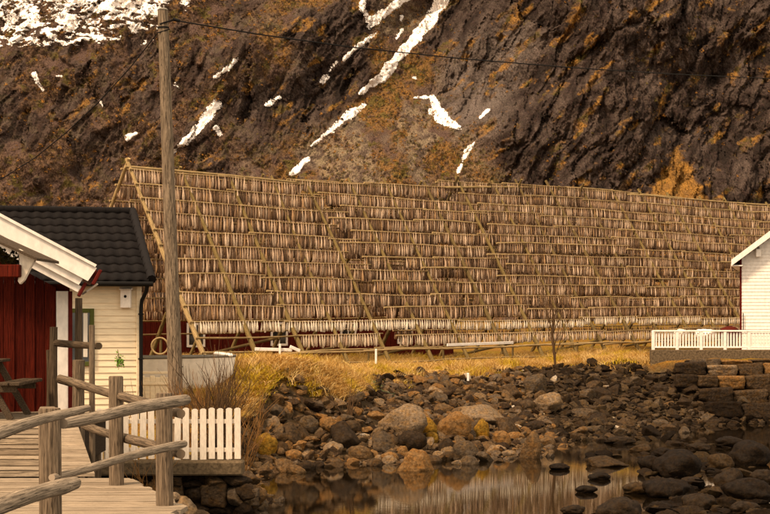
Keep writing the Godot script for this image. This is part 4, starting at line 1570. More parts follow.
	var blocks := [[708, 737, 366, 376, 4], [738, 763, 365, 376, 0], [764, 792, 364, 375, 2], [676, 706, 363, 375, 3], [719, 745, 377, 389, 2], [746, 771, 376, 390, 0], [772, 800, 376, 390, 3], [699, 718, 377, 387, 0], [677, 698, 376, 388, 3], [722, 752, 361, 365, 2], [690, 721, 360, 366, 6], [753, 790, 360, 365, 0], [700, 733, 389, 402, 3], [734, 768, 391, 404, 0], [769, 800, 391, 405, 3], [707, 742, 403, 416, 7], [743, 775, 405, 418, 3], [776, 805, 406, 418, 7]]
	for b in blocks:
		var dd: float = clampf(-hit((b[0] + b[1]) * 0.5, b[3] + 1.0).z - 0.25, 56.5, 61.7)
		var ca := at(b[0], b[2], dd)
		var cc := at(b[1], b[3], dd)
		var m: Mesh = R_block[rng.randi() % R_block.size()]
		part("block", m, M.rocks[b[4]], sw, Transform3D(Basis(Vector3.UP, rng.randf_range(-0.08, 0.08)) * Basis.from_scale(Vector3((cc.x - ca.x) * 0.92, (ca.y - cc.y) * 1.0, 0.75)), (ca + cc) * 0.5 - sw.position + Vector3(0, 0, -0.35)))

# ------------------------------------------------------------------ quay, railing, stairs
const DECK_Y := 1.87
const PLAT_Y := 2.37

func deck_right(d: float) -> float:
	if d < 16.9:
		return lerpf(-2.72, -1.98, (d - 9.0) / 7.9)
	return lerpf(-1.98, -2.99, clampf((d - 16.9) / 2.9, 0, 1))

func plank(st: SurfaceTool, x0: float, xa: float, xb: float, da: float, db: float, y: float, th: float) -> void:
	prism(st, [Vector3(x0, y, -da), Vector3(x0, y, -db), Vector3(xb, y, -db), Vector3(xa, y, -da)], [Vector3(x0, y - th, -da), Vector3(x0, y - th, -db), Vector3(xb, y - th, -db), Vector3(xa, y - th, -da)])

func build_quay() -> void:
	var q := thing("wooden_quay", "weathered plank quay deck in the foreground", "quay", Vector3.ZERO)
	var d := 9.2
	while d < 19.75:
		var w := 0.145
		var st := begin()
		var jut := rng.randf_range(-0.03, 0.04)
		plank(st, -9.0, deck_right(d) + jut, deck_right(d + w) + jut, d, d + w - 0.012, DECK_Y + rng.randf_range(-0.004, 0.004), 0.05)
		part("plank", done(st), [M.deck, M.deck_b, M.deck_c, M.deck][rng.randi() % 4], q)
		d += w
	# beams and piles below
	part("edge_beam", pole(Vector3(-2.9, DECK_Y - 0.16, -9.2), Vector3(-2.15, DECK_Y - 0.16, -16.9), 0.09, 0.09, 8), M.rail_dark, q)
	part("edge_beam", pole(Vector3(-2.15, DECK_Y - 0.16, -16.9), Vector3(-3.1, DECK_Y - 0.16, -19.7), 0.09, 0.09, 8), M.rail_dark, q)
	for p in [[-2.95, 10.5], [-2.6, 13.4], [-2.3, 16.4], [-3.1, 19.2], [-5.5, 19.3], [-5.5, 13.0]]:
		part("pile", pole(Vector3(p[0], -1.7, -p[1]), Vector3(p[0], DECK_Y - 0.06, -p[1]), 0.13, 0.12, 9, 0.02), M.rail_dark, q)
	# raised platform before the cabin
	var pf := thing("cabin_platform", "raised plank platform in front of the red cabin", "platform", Vector3.ZERO)
	d = 21.55
	while d < 24.35:
		var st := begin()
		plank(st, -9.0, -3.95, -3.95, d, d + 0.133, PLAT_Y + rng.randf_range(-0.003, 0.003), 0.05)
		part("plank", done(st), [M.deck, M.deck_b, M.deck_c][rng.randi() % 3], pf)
		d += 0.145
	part("fascia", box_mesh(Vector3(5.0, 0.34, 0.05)), M.dark_wood, pf, Transform3D(Basis.IDENTITY, Vector3(-6.5, PLAT_Y - 0.225, -21.64)))
	part("side_board", box_mesh(Vector3(0.05, 0.5, 2.7)), M.dark_wood, pf, Transform3D(Basis.IDENTITY, Vector3(-4.02, PLAT_Y - 0.305, -23.0)))
	for p in [[-4.1, 21.9], [-4.1, 24.0]]:
		part("pile", pole(Vector3(p[0], -1.2, -p[1]), Vector3(p[0], PLAT_Y - 0.06, -p[1]), 0.1, 0.1, 8), M.rail_dark, pf)
	# broad steps down to the quay
	var sp := thing("wooden_steps", "broad shallow wooden steps from quay to platform", "steps", Vector3(-6.7, DECK_Y, -20.0))
	for k in 5:
		var yy := 0.1 * k
		var zz := -0.34 * k + 0.12
		var wd := 5.16 - 0.104 * k
		var xc := -2.3 + wd * 0.5
		part("riser", box_mesh(Vector3(wd, 0.072, 0.03), 0.006), [M.deck_c, M.deck, M.deck_b][k % 3], sp, Transform3D(Basis.IDENTITY, Vector3(xc, yy + 0.034, zz - 0.03)))
		part("tread", box_mesh(Vector3(wd, 0.02, 0.36), 0.006), [M.deck, M.deck_c, M.deck_b][k % 3], sp, Transform3D(Basis.IDENTITY, Vector3(xc, yy + 0.082, zz - 0.19)))
		part("backing", box_mesh(Vector3(wd - 0.02, 0.09, 0.02)), M.dark_wood, sp, Transform3D(Basis.IDENTITY, Vector3(xc, yy + 0.04, zz - 0.10)))
	# plank ramp beside the steps
	var rp := thing("plank_ramp", "short cross-planked ramp beside the steps", "ramp", Vector3(-3.9, DECK_Y, -19.8))
	for k in 13:
		var t0 := k / 13.0
		var t1 := (k + 0.93) / 13.0
		var xr0 := lerpf(0.52, 0.0, t0)
		var xr1 := lerpf(0.52, 0.0, t1)
		var st := begin()
		var y0 := lerpf(0.05, 0.52, t0)
		var y1 := lerpf(0.05, 0.52, t1)
		prism(st, [Vector3(xr0 - 0.44, y0, -1.75 * t0), Vector3(xr1 - 0.44, y1, -1.75 * t1), Vector3(xr1, y1, -1.75 * t1), Vector3(xr0, y0, -1.75 * t0)], [Vector3(xr0 - 0.44, y0 - 0.035, -1.75 * t0), Vector3(xr1 - 0.44, y1 - 0.035, -1.75 * t1), Vector3(xr1, y1 - 0.035, -1.75 * t1), Vector3(xr0, y0 - 0.035, -1.75 * t0)])
		part("plank", done(st), [M.deck, M.deck_b, M.deck_c, M.deck][rng.randi() % 4], rp)
	var sg := begin()
	prism(sg, [Vector3(0.50, 0.015, 0.0), Vector3(-0.03, 0.485, -1.75), Vector3(-0.03, 0.30, -1.75), Vector3(0.50, -0.0, 0.0)], [Vector3(0.44, 0.015, 0.0), Vector3(-0.09, 0.485, -1.75), Vector3(-0.09, 0.30, -1.75), Vector3(0.44, -0.0, 0.0)])
	part("stringer", done(sg), M.dark_wood, rp)
	# railing of logs
	var rl := thing("log_railing", "rough log railing along the edge of the quay", "railing", Vector3.ZERO)
	var posts := [[50, 408, 13.0, 0.090, DECK_Y], [164, 393, 17.0, 0.088, DECK_Y], [116, 376, 19.0, 0.085, DECK_Y], [92, 325, 21.0, 0.038, 1.6]]
	for p in posts:
		var top := at(p[0], p[1], p[2])
		var st := begin()
		tube(st, [Vector3(top.x + 0.01, p[4] - 0.1, top.z), Vector3(top.x + 0.005, lerpf(p[4], top.y, 0.4), top.z), Vector3(top.x, top.y - 0.014, top.z), Vector3(top.x, top.y, top.z)], [p[3], p[3] * 0.98, p[3] * 0.96, p[3] * 0.86], 14, 0.035)
		part("post", done(st), M.post, rl)
	part("post", pole(at(-60, 600, 9.4), at(-60, 420, 9.4), 0.09, 0.088, 12), M.post, rl)
	var rails := [
		[at(63, 423, 13.08), at(186, 399, 16.78), 0.046, 0.060, 0],
		[at(52, 477, 12.86), at(184, 443, 16.80), 0.030, 0.046, 0],
		[at(-60, 450, 9.6), at(88, 407, 12.82), 0.050, 0.028, 0],
		[at(-60, 525, 9.7), at(75, 482, 12.74), 0.055, 0.060, 0],
		[at(60, 378, 21.4), at(181, 414, 17.05), 0.045, 0.055, 1],
		[at(84, 426, 21.2), at(181, 454, 17.05), 0.05, 0.055, 1]]
	for r in rails:
		var st := begin()
		var a: Vector3 = r[0]
		var b: Vector3 = r[1]
		var pts: Array = []
		var rad: Array = []
		for k in 9:
			var t := k / 8.0
			pts.append(a.lerp(b, t) + Vector3(0, sin(t * 7.0 + a.x) * 0.008, sin(t * 5.0) * 0.006))
			var rr := lerpf(r[2], r[3], t) * (1.0 + rng.randf_range(-0.05, 0.05))
			if k == 0 or k == 8:
				rr *= 0.85
			rad.append(rr)
		tube(st, pts, rad, 14, 0.03)
		part("rail", done(st), M.rail if r[4] == 0 else M.post, rl)
	# second railing at the platform's corner
	var r2 := thing("platform_railing", "weathered post railing at the corner of the red cabin", "railing", Vector3.ZERO)
	for p in [[54, 327, 24.0, 0.060, PLAT_Y], [49, 350, 24.15, 0.04, PLAT_Y], [79, 298, 23.6, 0.055, 1.7], [79, 360, 22.2, 0.085, 1.5]]:
		var top := at(p[0], p[1], p[2])
		part("post", pole(Vector3(top.x, p[4] - 0.05, top.z), top, p[3], p[3] * 0.92, 10, 0.01, 4, 0.03), M.rail_dark if p[3] < 0.08 else M.post, r2)
	for r in [[at(57, 343, 23.85), at(99, 346, 21.1), 0.052, 0.044], [at(60, 380, 23.85), at(92, 388, 21.1), 0.05, 0.045]]:
		part("rail", pole(r[0], r[1], r[2], r[3], 10, 0.012, 5, 0.04), M.rail_dark, r2)
	var wb := thing("wood_block", "small squared wood block on the platform by the post", "wood block", at(48, 414, 22.4))
	part("block", box_mesh(Vector3(0.20, 0.13, 0.16), 0.012), M.deck_b, wb, Transform3D(Basis(Vector3.UP, 0.3), Vector3(0, 0.03, 0)))
	part("second_block", box_mesh(Vector3(0.16, 0.07, 0.14), 0.012), M.deck_b, wb, Transform3D(Basis(Vector3.UP, -0.2), Vector3(0.19, 0.0, 0.02)))
	# picnic table seen end on
	var pt := thing("picnic_table", "dark weathered picnic table against the red wall", "table", Vector3(-5.62, PLAT_Y, -23.1))
	for k in 5:
		part("top_board", box_mesh(Vector3(0.14, 0.04, 1.5), 0.008), M.table, pt, Transform3D(Basis.IDENTITY, Vector3(-0.30 + 0.15 * k, 0.76, 0)))
	for s in [-1.0, 1.0]:
		for k in 2:
			part("seat_board", box_mesh(Vector3(0.135, 0.045, 1.5), 0.008), M.table, pt, Transform3D(Basis.IDENTITY, Vector3(s * (0.60 + 0.15 * k), 0.48, 0)))
		for z in [-0.55, 0.55]:
			var st := begin()
			bbox(st, Vector3(s * 0.45, 0.37, z), Vector3(0.09, 0.86, 0.045), 0.006, Basis(Vector3(0, 0, 1), s * 0.52))
			part("leg", done(st), M.table, pt)
	for z in [-0.60, 0.60]:
		part("seat_bearer", box_mesh(Vector3(1.5, 0.09, 0.045), 0.006), M.table, pt, Transform3D(Basis.IDENTITY, Vector3(0, 0.41, z)))

func build_fence_and_wall() -> void:
	var D := 31.0
	var base := at(100, 461, D)
	var f := thing("picket_fence", "low cream white picket fence on the stone wall by the quay", "fence", base)
	var pk := begin()
	var w := 0.056
	var h := 0.93
	prism(pk, [Vector3(-w, 0, 0.012), Vector3(-w, h - 0.02, 0.012), Vector3(-w * 0.4, h, 0.012), Vector3(w * 0.4, h, 0.012), Vector3(w, h - 0.02, 0.012), Vector3(w, 0, 0.012)], [Vector3(-w, 0, -0.012), Vector3(-w, h - 0.02, -0.012), Vector3(-w * 0.4, h, -0.012), Vector3(w * 0.4, h, -0.012), Vector3(w, h - 0.02, -0.012), Vector3(w, 0, -0.012)])
	var pm := done(pk)
	var x := 0.0
	while x < (238.0 - 100.0) / F * D:
		part("picket", pm, M.white_old, f, Transform3D(Basis(Vector3(0, 0, 1), rng.randf_range(-0.012, 0.012)), Vector3(x, 0.03 + rng.randf_range(-0.012, 0.012), rng.randf_range(-0.004, 0.004))))
		x += 0.157
	for y in [0.2, 0.72]:
		part("rail", box_mesh(Vector3(x - 0.1, 0.08, 0.035)), M.white_old, f, Transform3D(Basis.IDENTITY, Vector3(x * 0.5 - 0.08, y, -0.035)))
	for k in 3:
		part("post", box_mesh(Vector3(0.08, 0.9, 0.08)), M.white_old, f, Transform3D(Basis.IDENTITY, Vector3(0.1 + k * 1.12, 0.42, -0.095)))
	# retaining wall under it
	var rw := thing("retaining_wall", "dark dry stone retaining wall with concrete cap below the picket fence", "wall", Vector3(base.x, 0, -D))
	var right := (244.0 - 385.0) / F * D - base.x
	part("cap", box_mesh(Vector3(right + 3.0, 0.26, 0.5), 0.03), M.concrete, rw, Transform3D(Basis.IDENTITY, Vector3((right - 3.0) * 0.5, base.y - 0.115, 0.02)))
	part("core", box_mesh(Vector3(right + 2.8, 1.6, 0.3), 0.02), M.rocks[7], rw, Transform3D(Basis.IDENTITY, Vector3((right - 3.0) * 0.5, 0.02, -0.12)))
	var y := 0.78
	while y > -0.4:
		var rh := rng.randf_range(0.17, 0.32)
		var xx := -1.0 + rng.randf_range(0, 0.2)
		while xx < right + 0.05:
			var ww := rng.randf_range(0.17, 0.46)
			var hh := rh * rng.randf_range(0.8, 1.15)
			var blk := rng.randf() < 0.5
			var m: Mesh = R_block[rng.randi() % 5] if blk else R_sharp[rng.randi() % 7]
			var k := 1.0 if blk else 0.62
			part("stone", m, M.rocks[[0, 3, 3, 6, 7, 0, 1][rng.randi() % 7]], rw, Transform3D(Basis(Vector3(0, 0, 1), rng.randf_range(-0.15, 0.15)) * Basis.from_scale(Vector3(ww * k, hh * k, 0.3 * k)), Vector3(xx + ww * 0.5, y - rh * 0.5 + rng.randf_range(-0.03, 0.03), 0.06 + rng.randf_range(-0.05, 0.05))))
			xx += ww * 1.0
		y -= rh * 0.96
	# end face of the wall toward the water
	for k in 14:
		var m: Mesh = R_sharp[rng.randi() % 7]
		var sz := rng.randf_range(0.13, 0.26)
		part("stone", m, M.rocks[[0, 3, 6, 1][rng.randi() % 4]], rw, Transform3D(rand_rot(0.4) * Basis.from_scale(Vector3(sz * 1.2, sz * 0.8, sz)), Vector3(right + rng.randf_range(-0.05, 0.2), rng.randf_range(-0.2, 0.65), rng.randf_range(-1.4, 0.1))))
	# pale stones under the corner of the quay
	for g in [[183, 508, 26, 14, 4, "pale flat stone under the corner of the quay"], [170, 498, 18, 9, 4, "small pale stone beside the quay's corner post"], [200, 520, 30, 12, 0, "dark stone below the quay's corner"]]:
		var c := at(g[0], g[1], 18.2)
		var o := MeshInstance3D.new()
		o.mesh = R_sharp[rng.randi() % 7]
		o.material_override = M.rocks[g[4]]
		o.name = numbered("boulder")
		add_child(o)
		o.transform = Transform3D(Basis.from_scale(Vector3(g[2] / 93.0 * 0.62, g[3] / 93.0 * 0.7, 0.2)), c)
		tag(o, g[5], "boulder")
	var pier := thing("stone_pier", "rough stone pier carrying the corner of the quay", "pier", Vector3(-2.7, 0, -18.3))
	for lev in 8:
		for k in 7:
			var sz := rng.randf_range(0.16, 0.24)
			part("stone", R_sharp[rng.randi() % 7], M.rocks[[0, 3, 6, 7][rng.randi() % 4]], pier, Transform3D(rand_rot(0.4) * Basis.from_scale(Vector3(sz * 1.3, sz, sz * 1.2)), Vector3(rng.randf_range(-0.7, 0.45), -0.35 + lev * 0.21, rng.randf_range(-0.6, 0.4))))

func build_pole_and_wires() -> void:
	var foot := at(178, 447, 35.0)
	foot.y = ground_h(foot.x, 35.0) - 0.3
	var top := at(163, 10, 35.0)
	var o := thing("power_pole", "tall grey wooden power pole leaning slightly left before the rack", "power pole", Vector3(foot.x, foot.y, foot.z))
	var st := begin()
	var pts: Array = []
	var rad: Array = []
	for k in 13:
		var t := k / 12.0
		pts.append((top - foot) * t)
		rad.append(lerpf(0.160, 0.108, t))
	tube(st, pts, rad, 16, 0.012)
	part("shaft", done(st), M.power_pole, o)
	part("cap", pole(top - foot, top - foot + Vector3(0, 0.04, 0), 0.118, 0.07, 14), M.grey, o)
	var arm := at(168, 20, 34.85) - foot
	part("hook", pole(at(160, 24, 34.9) - foot, at(176, 19, 34.9) - foot, 0.02, 0.02, 6), M.wire, o)
	part("insulator", pole(at(173, 19, 34.86) - foot, at(180, 21, 34.86) - foot, 0.035, 0.03, 8), M.wire, o)
	part("band", pole(at(163.5, 27.0, 35.0) - foot, at(163.5, 28.6, 35.0) - foot, 0.122, 0.122, 14), M.wire, o)
	part("staple", pole(at(157, 33, 34.9) - foot, at(170, 29, 34.9) - foot, 0.014, 0.014, 6), M.wire, o)
	var w := thing("overhead_cable", "black overhead cable sagging across the mountain to the right", "cable", at(178, 21, 34.86))
	var a: Array = []
	var r: Array = []
	for g in [[178, 21, 34.86], [260, 34.5, 37.5], [350, 47, 41], [460, 58.5, 45], [570, 67.5, 50], [670, 74, 55], [770, 78.5, 61], [900, 81, 70]]:
		a.append(at(g[0], g[1], g[2]) - w.position)
		r.append(0.017)
	var s2 := begin()
	tube(s2, a, r, 6)
	part("strand", done(s2), M.wire, w)
	var w2 := thing("service_cable", "thin cable from the pole down to the left behind the roof", "cable", at(157, 34, 34.9))
	a = []
	r = []
	for g in [[157, 34, 34.9], [130, 68, 35.5], [98, 103, 36.2], [66, 133, 37], [35, 158, 38], [0, 180, 39], [-40, 203, 40]]:
		a.append(at(g[0], g[1], g[2]) - w2.position)
		r.append(0.011)
	var s3 := begin()
	tube(s3, a, r, 6)
	part("strand", done(s3), M.wire, w2)

# ------------------------------------------------------------------ boat, shrubs, odds and ends
func build_boat() -> void:
	var o := thing("rowing_boat", "white wooden boat with grey gunwale laid up behind the picket fence", "boat", at(185, 372, 44.0))
	o.position.y = 1.9
	var len_ := 4.2
	var st := begin()
	st.set_smooth_group(0)
	var rings: Array = []
	for i in 13:
		var t := i / 12.0
		var x := lerpf(-2.9, 1.22, t)
		var b := 0.72 * pow(maxf(1.0 - pow(t, 3.2), 0.0), 0.75) + 0.01
		var sheer := 0.70 + 0.05 * t * t
		var keel := -0.42 + 0.72 * pow(t, 7.0)
		var ring: Array = []
		for k in 9:
			var s := (k - 4) / 4.0
			var yy := lerpf(keel, sheer, pow(absf(s), 1.5))
			ring.append(Vector3(x + 0.12 * (yy) * t, yy, b * signf(s) * pow(absf(s), 0.6)))
		rings.append(ring)
	for i in 12:
		for k in 8:
			quad(st, rings[i][k], rings[i][k + 1], rings[i + 1][k + 1], rings[i + 1][k])
	part("hull", done(st), M.hull, o)
	for s in [0, 8]:
		var pts: Array = []
		var rad: Array = []
		for i in 13:
			pts.append(rings[i][s] + Vector3(0, 0.02, 0))
			rad.append(0.035)
		var g := begin()
		tube(g, pts, rad, 6)
		part("gunwale", done(g), M.grey, o)
	part("bow_cover", box_mesh(Vector3(0.5, 0.10, 0.34), 0.04), M.white, o, Transform3D(Basis(Vector3(0, 0, 1), -0.12), Vector3(1.0, 0.80, 0)))
	for x in [-1.0, -0.1]:
		part("thwart", box_mesh(Vector3(0.22, 0.03, 1.1)), M.table, o, Transform3D(Basis.IDENTITY, Vector3(x, 0.5, 0)))
	for x in [-1.6, 0.5]:
		part("cradle", box_mesh(Vector3(0.12, 0.55, 1.0), 0.02), M.table, o, Transform3D(Basis.IDENTITY, Vector3(x, -0.45, 0)))
	# cream panel fence before the boat
	var f := thing("garden_fence", "cream board panel beside the yellow house, notched along its top", "fence", at(139, 400, 41.0))
	for k in 6:
		part("board", box_mesh(Vector3(0.12, 0.78 if k % 2 == 0 else 0.70, 0.025), 0.01), M.yellow, f, Transform3D(Basis.IDENTITY, Vector3(0.08 + k * 0.124, 0.20, 0)))
	part("rail", box_mesh(Vector3(0.8, 0.07, 0.03)), M.yellow, f, Transform3D(Basis.IDENTITY, Vector3(0.38, 0.40, 0.03)))
	part("top_rail", box_mesh(Vector3(0.8, 0.06, 0.03)), M.yellow, f, Transform3D(Basis.IDENTITY, Vector3(0.38, 0.66, -0.03)))

func twig(st: SurfaceTool, p: Vector3, dir: Vector3, len_: float, r: float, depth: int, spread: float) -> void:
	var pts: Array = [p]
	var rad: Array = [r]
	var d := dir
	for k in 3:
		d = (d + Vector3(rng.randf_range(-1, 1), rng.randf_range(-0.3, 0.6), rng.randf_range(-1, 1)) * 0.16).normalized()
		pts.append(pts[-1] + d * len_ / 3.0)
		rad.append(lerpf(r, r * 0.5, (k + 1) / 3.0))
	tube(st, pts, rad, 4)
	if depth > 0:
		for k in 3:
			var at_: Vector3 = pts[1 + (k % 3)]
			var nd := (d + Vector3(rng.randf_range(-1, 1), rng.randf_range(-0.1, 0.7), rng.randf_range(-1, 1)) * spread).normalized()
			twig(st, at_, nd, len_ * rng.randf_range(0.5, 0.75), r * 0.55, depth - 1, spread)

func shrub(called: String, label: String, p: Vector3, h: float, stems: int, depth: int, lean: float, m: Material, r := 0.012, cat := "shrub") -> void:
	var o := thing(called, label, cat, p, "")
	for k in stems:
		var st := begin()
		var dir := Vector3(rng.randf_range(-1, 1) * lean, 1.0, rng.randf_range(-1, 1) * lean).normalized()
		twig(st, Vector3(rng.randf_range(-0.12, 0.12), -0.05, rng.randf_range(-0.12, 0.12)) * (lean * 2.0), dir, h * rng.randf_range(0.4, 0.65), r, depth, 0.55)
		part("branch", done(st), m, o)

func on_ground(px: float, d: float) -> Vector3:
	var x := (px - 385.0) / F * d
	return Vector3(x, ground_h(x, d), -d)

func build_plants_and_odds() -> void:
	shrub("bare_shrub", "leafless twiggy shrub behind the picket fence's right half", on_ground(214, 33.0), 1.9, 30, 2, 0.6, M.twig, 0.016)
	shrub("bare_shrub", "sparse reddish bare shrub at the picket fence's left end", on_ground(194, 33.4), 1.7, 20, 2, 0.55, M.twig_b, 0.013)
	shrub("bare_shrub", "tall straw coloured stalks right of the picket fence", on_ground(238, 34.5), 2.3, 24, 2, 0.6, M.twig_b, 0.013)
	shrub("bare_shrub", "dry stalks growing against the yellow house wall", on_ground(127, 38.6), 1.5, 6, 1, 0.35, M.twig_b, 0.009)
	shrub("bare_shrub", "dry stalks beside the downpipe of the yellow house", on_ground(148, 38.2), 1.3, 6, 1, 0.4, M.twig_b, 0.009)
	shrub("bare_shrub", "small dark bush hanging over the picket fence's end", on_ground(229, 32.0), 0.9, 8, 2, 0.6, M.twig, 0.008)
	shrub("bare_shrub", "thin weeds at the foot of the plank ramp", Vector3(-3.45, 1.0, -24.5), 1.1, 8, 1, 0.5, M.twig_b, 0.008)
	shrub("bare_shrub", "dead stems on the right slope of the grassy mound", on_ground(348, 44.8), 1.2, 6, 1, 0.35, M.twig, 0.02)
	shrub("sapling", "leafless slender sapling in front of the rack's middle", on_ground(556, 62.5), 3.6, 3, 3, 0.16, M.twig, 0.035, "tree")
	# rope ring hung on the rack's end
	var rg := thing("rope_ring", "coiled rope ring hanging left of the power pole", "rope", at(160, 346, 50.0))
	var pts: Array = []
	var rad: Array = []
	for k in 25:
		var a := TAU * k / 24.0
		pts.append(Vector3(cos(a) * 0.24, sin(a) * 0.24, 0.02 * sin(a * 3.0)))
		rad.append(0.028)
	var st := begin()
	tube(st, pts, rad, 6)
	part("coil", done(st), M.rope, rg)
	part("stake", pole(Vector3(0.02, 0.24, -0.06), Vector3(0.0, -1.5, -0.06), 0.04, 0.045, 7), M.rack_pole_b, rg)
	# yellow stick with green net
	var sk := thing("yellow_pole", "yellow wooden pole lying slanted on the stones below the rack", "pole", at(354, 370, 51.0))
	part("shaft", pole(at(343, 361, 52.0) - sk.position, at(367, 379, 50.2) - sk.position, 0.04, 0.035, 8), M.stick, sk)
	var nt := thing("green_net", "tangle of green net trailing over the stones from the yellow pole", "net", at(380, 386, 49.5))
	for k in 14:
		pts = []
		rad = []
		for i in 9:
			var t := i / 8.0
			var px := lerpf(366, 392, t) + rng.randf_range(-3, 3)
			var py := lerpf(378, 397, t) + rng.randf_range(-3, 3)
			var hp := hit(px, py)
			pts.append(hp + Vector3(0, 0.07, 0) - nt.position)
			rad.append(0.02)
		var s2 := begin()
		tube(s2, pts, rad, 4)
		part("strand", done(s2), M.net, nt)
	# loose white boards and stakes by the rack's lower rails
	for g in [[[255, 349, 54.3], [292, 350, 54.6], "white board lying on the lower rail left of centre"], [[447, 345, 61.0], [513, 342.5, 64.0], "long white board lying on the lower rail at the rack's middle"], [[290, 346.5, 54.4], [300, 351, 54.5], "short white board end beside the grassy mound"]]:
		var a := at(g[0][0], g[0][1], g[0][2])
		var b := at(g[1][0], g[1][1], g[1][2])
		var wb := thing("white_board", g[2], "board", (a + b) * 0.5)
		var s3 := begin()
		var dir := (b - a).normalized()
		var bz := dir.cross(Vector3.UP).normalized()
		bbox(s3, Vector3.ZERO, Vector3((b - a).length(), 0.10, 0.04), 0.006, Basis(dir, bz.cross(dir), bz))
		part("board", done(s3), M.white, wb)
	for g in [[280, 344, 362, 54.4, "white stake under the white board by the mound"], [376, 349, 364, 58.0, "white stake between the rack's lower rails"], [468, 373, 381, 55.5, "short pale stake standing in the rubble"]]:
		var sp := thing("white_stake", g[4], "stake", at(g[0], g[2], g[3]))
		part("stake", box_mesh(Vector3(0.07, (g[2] - g[1]) / F * g[3], 0.09), 0.01), M.white, sp, Transform3D(Basis.IDENTITY, Vector3(0, (g[2] - g[1]) * 0.5 / F * g[3], 0)))
	# low rails before the rack
	var fr := thing("pole_fence", "low fence of thin horizontal poles along the front of the rack", "fence", along(2.0, 6.0, 1.75))
	for k in 9:
		var l0 := 3.0 + k * 3.6
		var off := 5.6
		var y0 := EYE - lerpf(1.42, 1.12, k / 9.0)
		part("rail", pole(along(l0 - 0.3, off, y0) - fr.position, along(l0 + 3.8, off, y0 + 0.02) - fr.position, 0.04, 0.034, 6, 0.05), M.rack_bar, fr)
		part("rail", pole(along(l0 - 0.3, off + 0.1, y0 - 0.40) - fr.position, along(l0 + 3.8, off + 0.1, y0 - 0.36) - fr.position, 0.032, 0.028, 6, 0.06), M.rack_bar_b, fr)
		var f0 := along(l0, off - 0.1, y0 + 0.1)
		part("post", pole(Vector3(f0.x, ground_h(f0.x, -f0.z) - 0.1, f0.z) - fr.position, f0 - fr.position, 0.045, 0.04, 6), M.rack_pole_b, fr)
	# crumpled sheets at the far foot of the rack
	for g in [[729, 331, 22, 6, 70.0, 0, "crumpled red tarpaulin at the rack's foot by the white house"], [703, 332, 18, 5, 69.5, 1, "crumpled white sheet behind the balustrade"], [682, 332, 14, 4, 69.0, 2, "pale pink sheet behind the balustrade's left half"]]:
		var c := at(g[0], g[1], g[4])
		var o := thing("tarpaulin", g[6], "tarpaulin", c)
		var m: Material = [M.red_far, M.white, M.white_old][g[5]]
		var w: float = g[2] / F * g[4]
		var h: float = g[3] / F * g[4]
		part("sheet", rock_mesh(900 + g[5], 0.6, 3), m, o, Transform3D(Basis.from_scale(Vector3(w * 0.55, h * 1.6, 0.7)), Vector3(0, -h * 0.6, 0)))

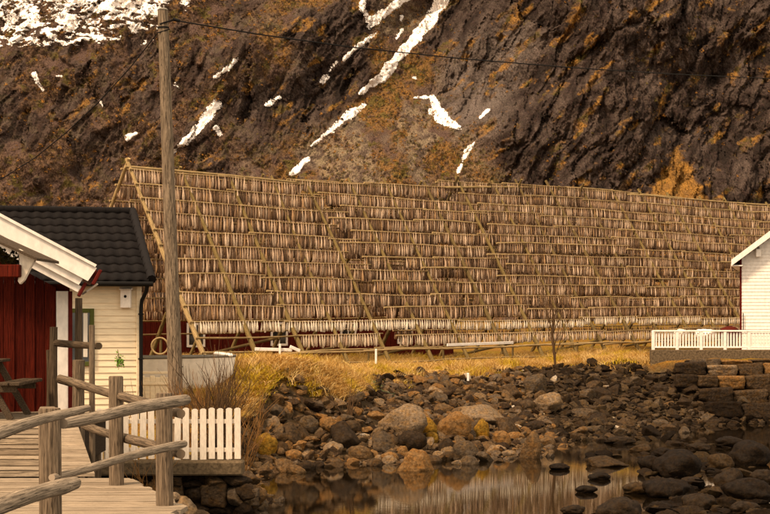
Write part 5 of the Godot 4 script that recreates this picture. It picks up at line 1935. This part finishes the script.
# ------------------------------------------------------------------ scene
func _ready() -> void:
	var cam := Camera3D.new()
	cam.name = "camera"
	cam.projection = Camera3D.PROJECTION_FRUSTUM
	cam.keep_aspect = Camera3D.KEEP_HEIGHT
	cam.near = 0.5
	cam.far = 2000.0
	cam.size = 0.5 * 514.0 / F
	cam.frustum_offset = Vector2(0, 0.5 * (HZ - 257.0) / F)
	cam.position = Vector3(0, EYE, 0)
	add_child(cam)
	cam.current = true
	var env := Environment.new()
	env.background_mode = Environment.BG_SKY
	var sky := Sky.new()
	var sm := ProceduralSkyMaterial.new()
	sm.sky_top_color = Color(0.94, 0.87, 0.785)
	sm.sky_horizon_color = Color(0.96, 0.89, 0.80)
	sm.sky_curve = 0.2
	sm.ground_bottom_color = Color(0.30, 0.25, 0.19)
	sm.ground_horizon_color = Color(0.75, 0.68, 0.58)
	sm.sun_angle_max = 0.0
	sky.sky_material = sm
	env.sky = sky
	env.tonemap_mode = Environment.TONE_MAPPER_LINEAR
	env.background_energy_multiplier = 0.54
	env.tonemap_exposure = 3.9
	env.sdfgi_enabled = true
	env.ssao_enabled = true
	env.ssil_enabled = true
	var we := WorldEnvironment.new()
	we.name = "world_environment"
	we.environment = env
	add_child(we)
	var sun := DirectionalLight3D.new()
	sun.name = "sun"
	sun.light_color = Color(1.0, 0.88, 0.745)
	sun.light_energy = 0.5
	sun.light_angular_distance = 10.0
	sun.shadow_enabled = true
	add_child(sun)
	sun.look_at_from_position(Vector3(-34, 62, 34), Vector3.ZERO, Vector3.UP)

	rng.seed = 20240607
	nA.seed = 1; nA.frequency = 0.012; nA.fractal_octaves = 3
	nB.seed = 2; nB.frequency = 0.03; nB.fractal_octaves = 5; nB.fractal_gain = 0.6
	for n in [nC, nF]:
		n.seed = 3; n.noise_type = FastNoiseLite.TYPE_CELLULAR; n.frequency = 0.075
		n.fractal_type = FastNoiseLite.FRACTAL_NONE
		n.domain_warp_enabled = true; n.domain_warp_amplitude = 8.0; n.domain_warp_frequency = 0.06
	nC.cellular_return_type = FastNoiseLite.RETURN_CELL_VALUE
	nF.cellular_return_type = FastNoiseLite.RETURN_DISTANCE2_SUB
	nR.seed = 8; nR.frequency = 0.035; nR.fractal_type = FastNoiseLite.FRACTAL_RIDGED; nR.fractal_octaves = 5
	nD.seed = 4; nD.frequency = 0.06; nD.fractal_octaves = 5; nD.fractal_gain = 0.65
	nE.seed = 5; nE.frequency = 0.04; nE.fractal_octaves = 4
	nG.seed = 6; nG.frequency = 0.05; nG.fractal_octaves = 3
	make_materials()
	print("materials ", Time.get_ticks_msec())
	build_mountain()
	print("mountain ", Time.get_ticks_msec())
	build_ground()
	build_rocks()
	print("rocks ", Time.get_ticks_msec())
	build_rack()
	print("rack ", Time.get_ticks_msec())
	build_red_shed(5.0, 24.5, -9.5, "long red board shed seen through the foot of the rack", [-5.5, -1.0, 3.0, 6.5])
	build_yellow_house()
	build_red_cabin()
	build_white_house()
	build_quay()
	build_fence_and_wall()
	build_pole_and_wires()
	build_boat()
	build_plants_and_odds()
	build_grass()
	print("all ", Time.get_ticks_msec())
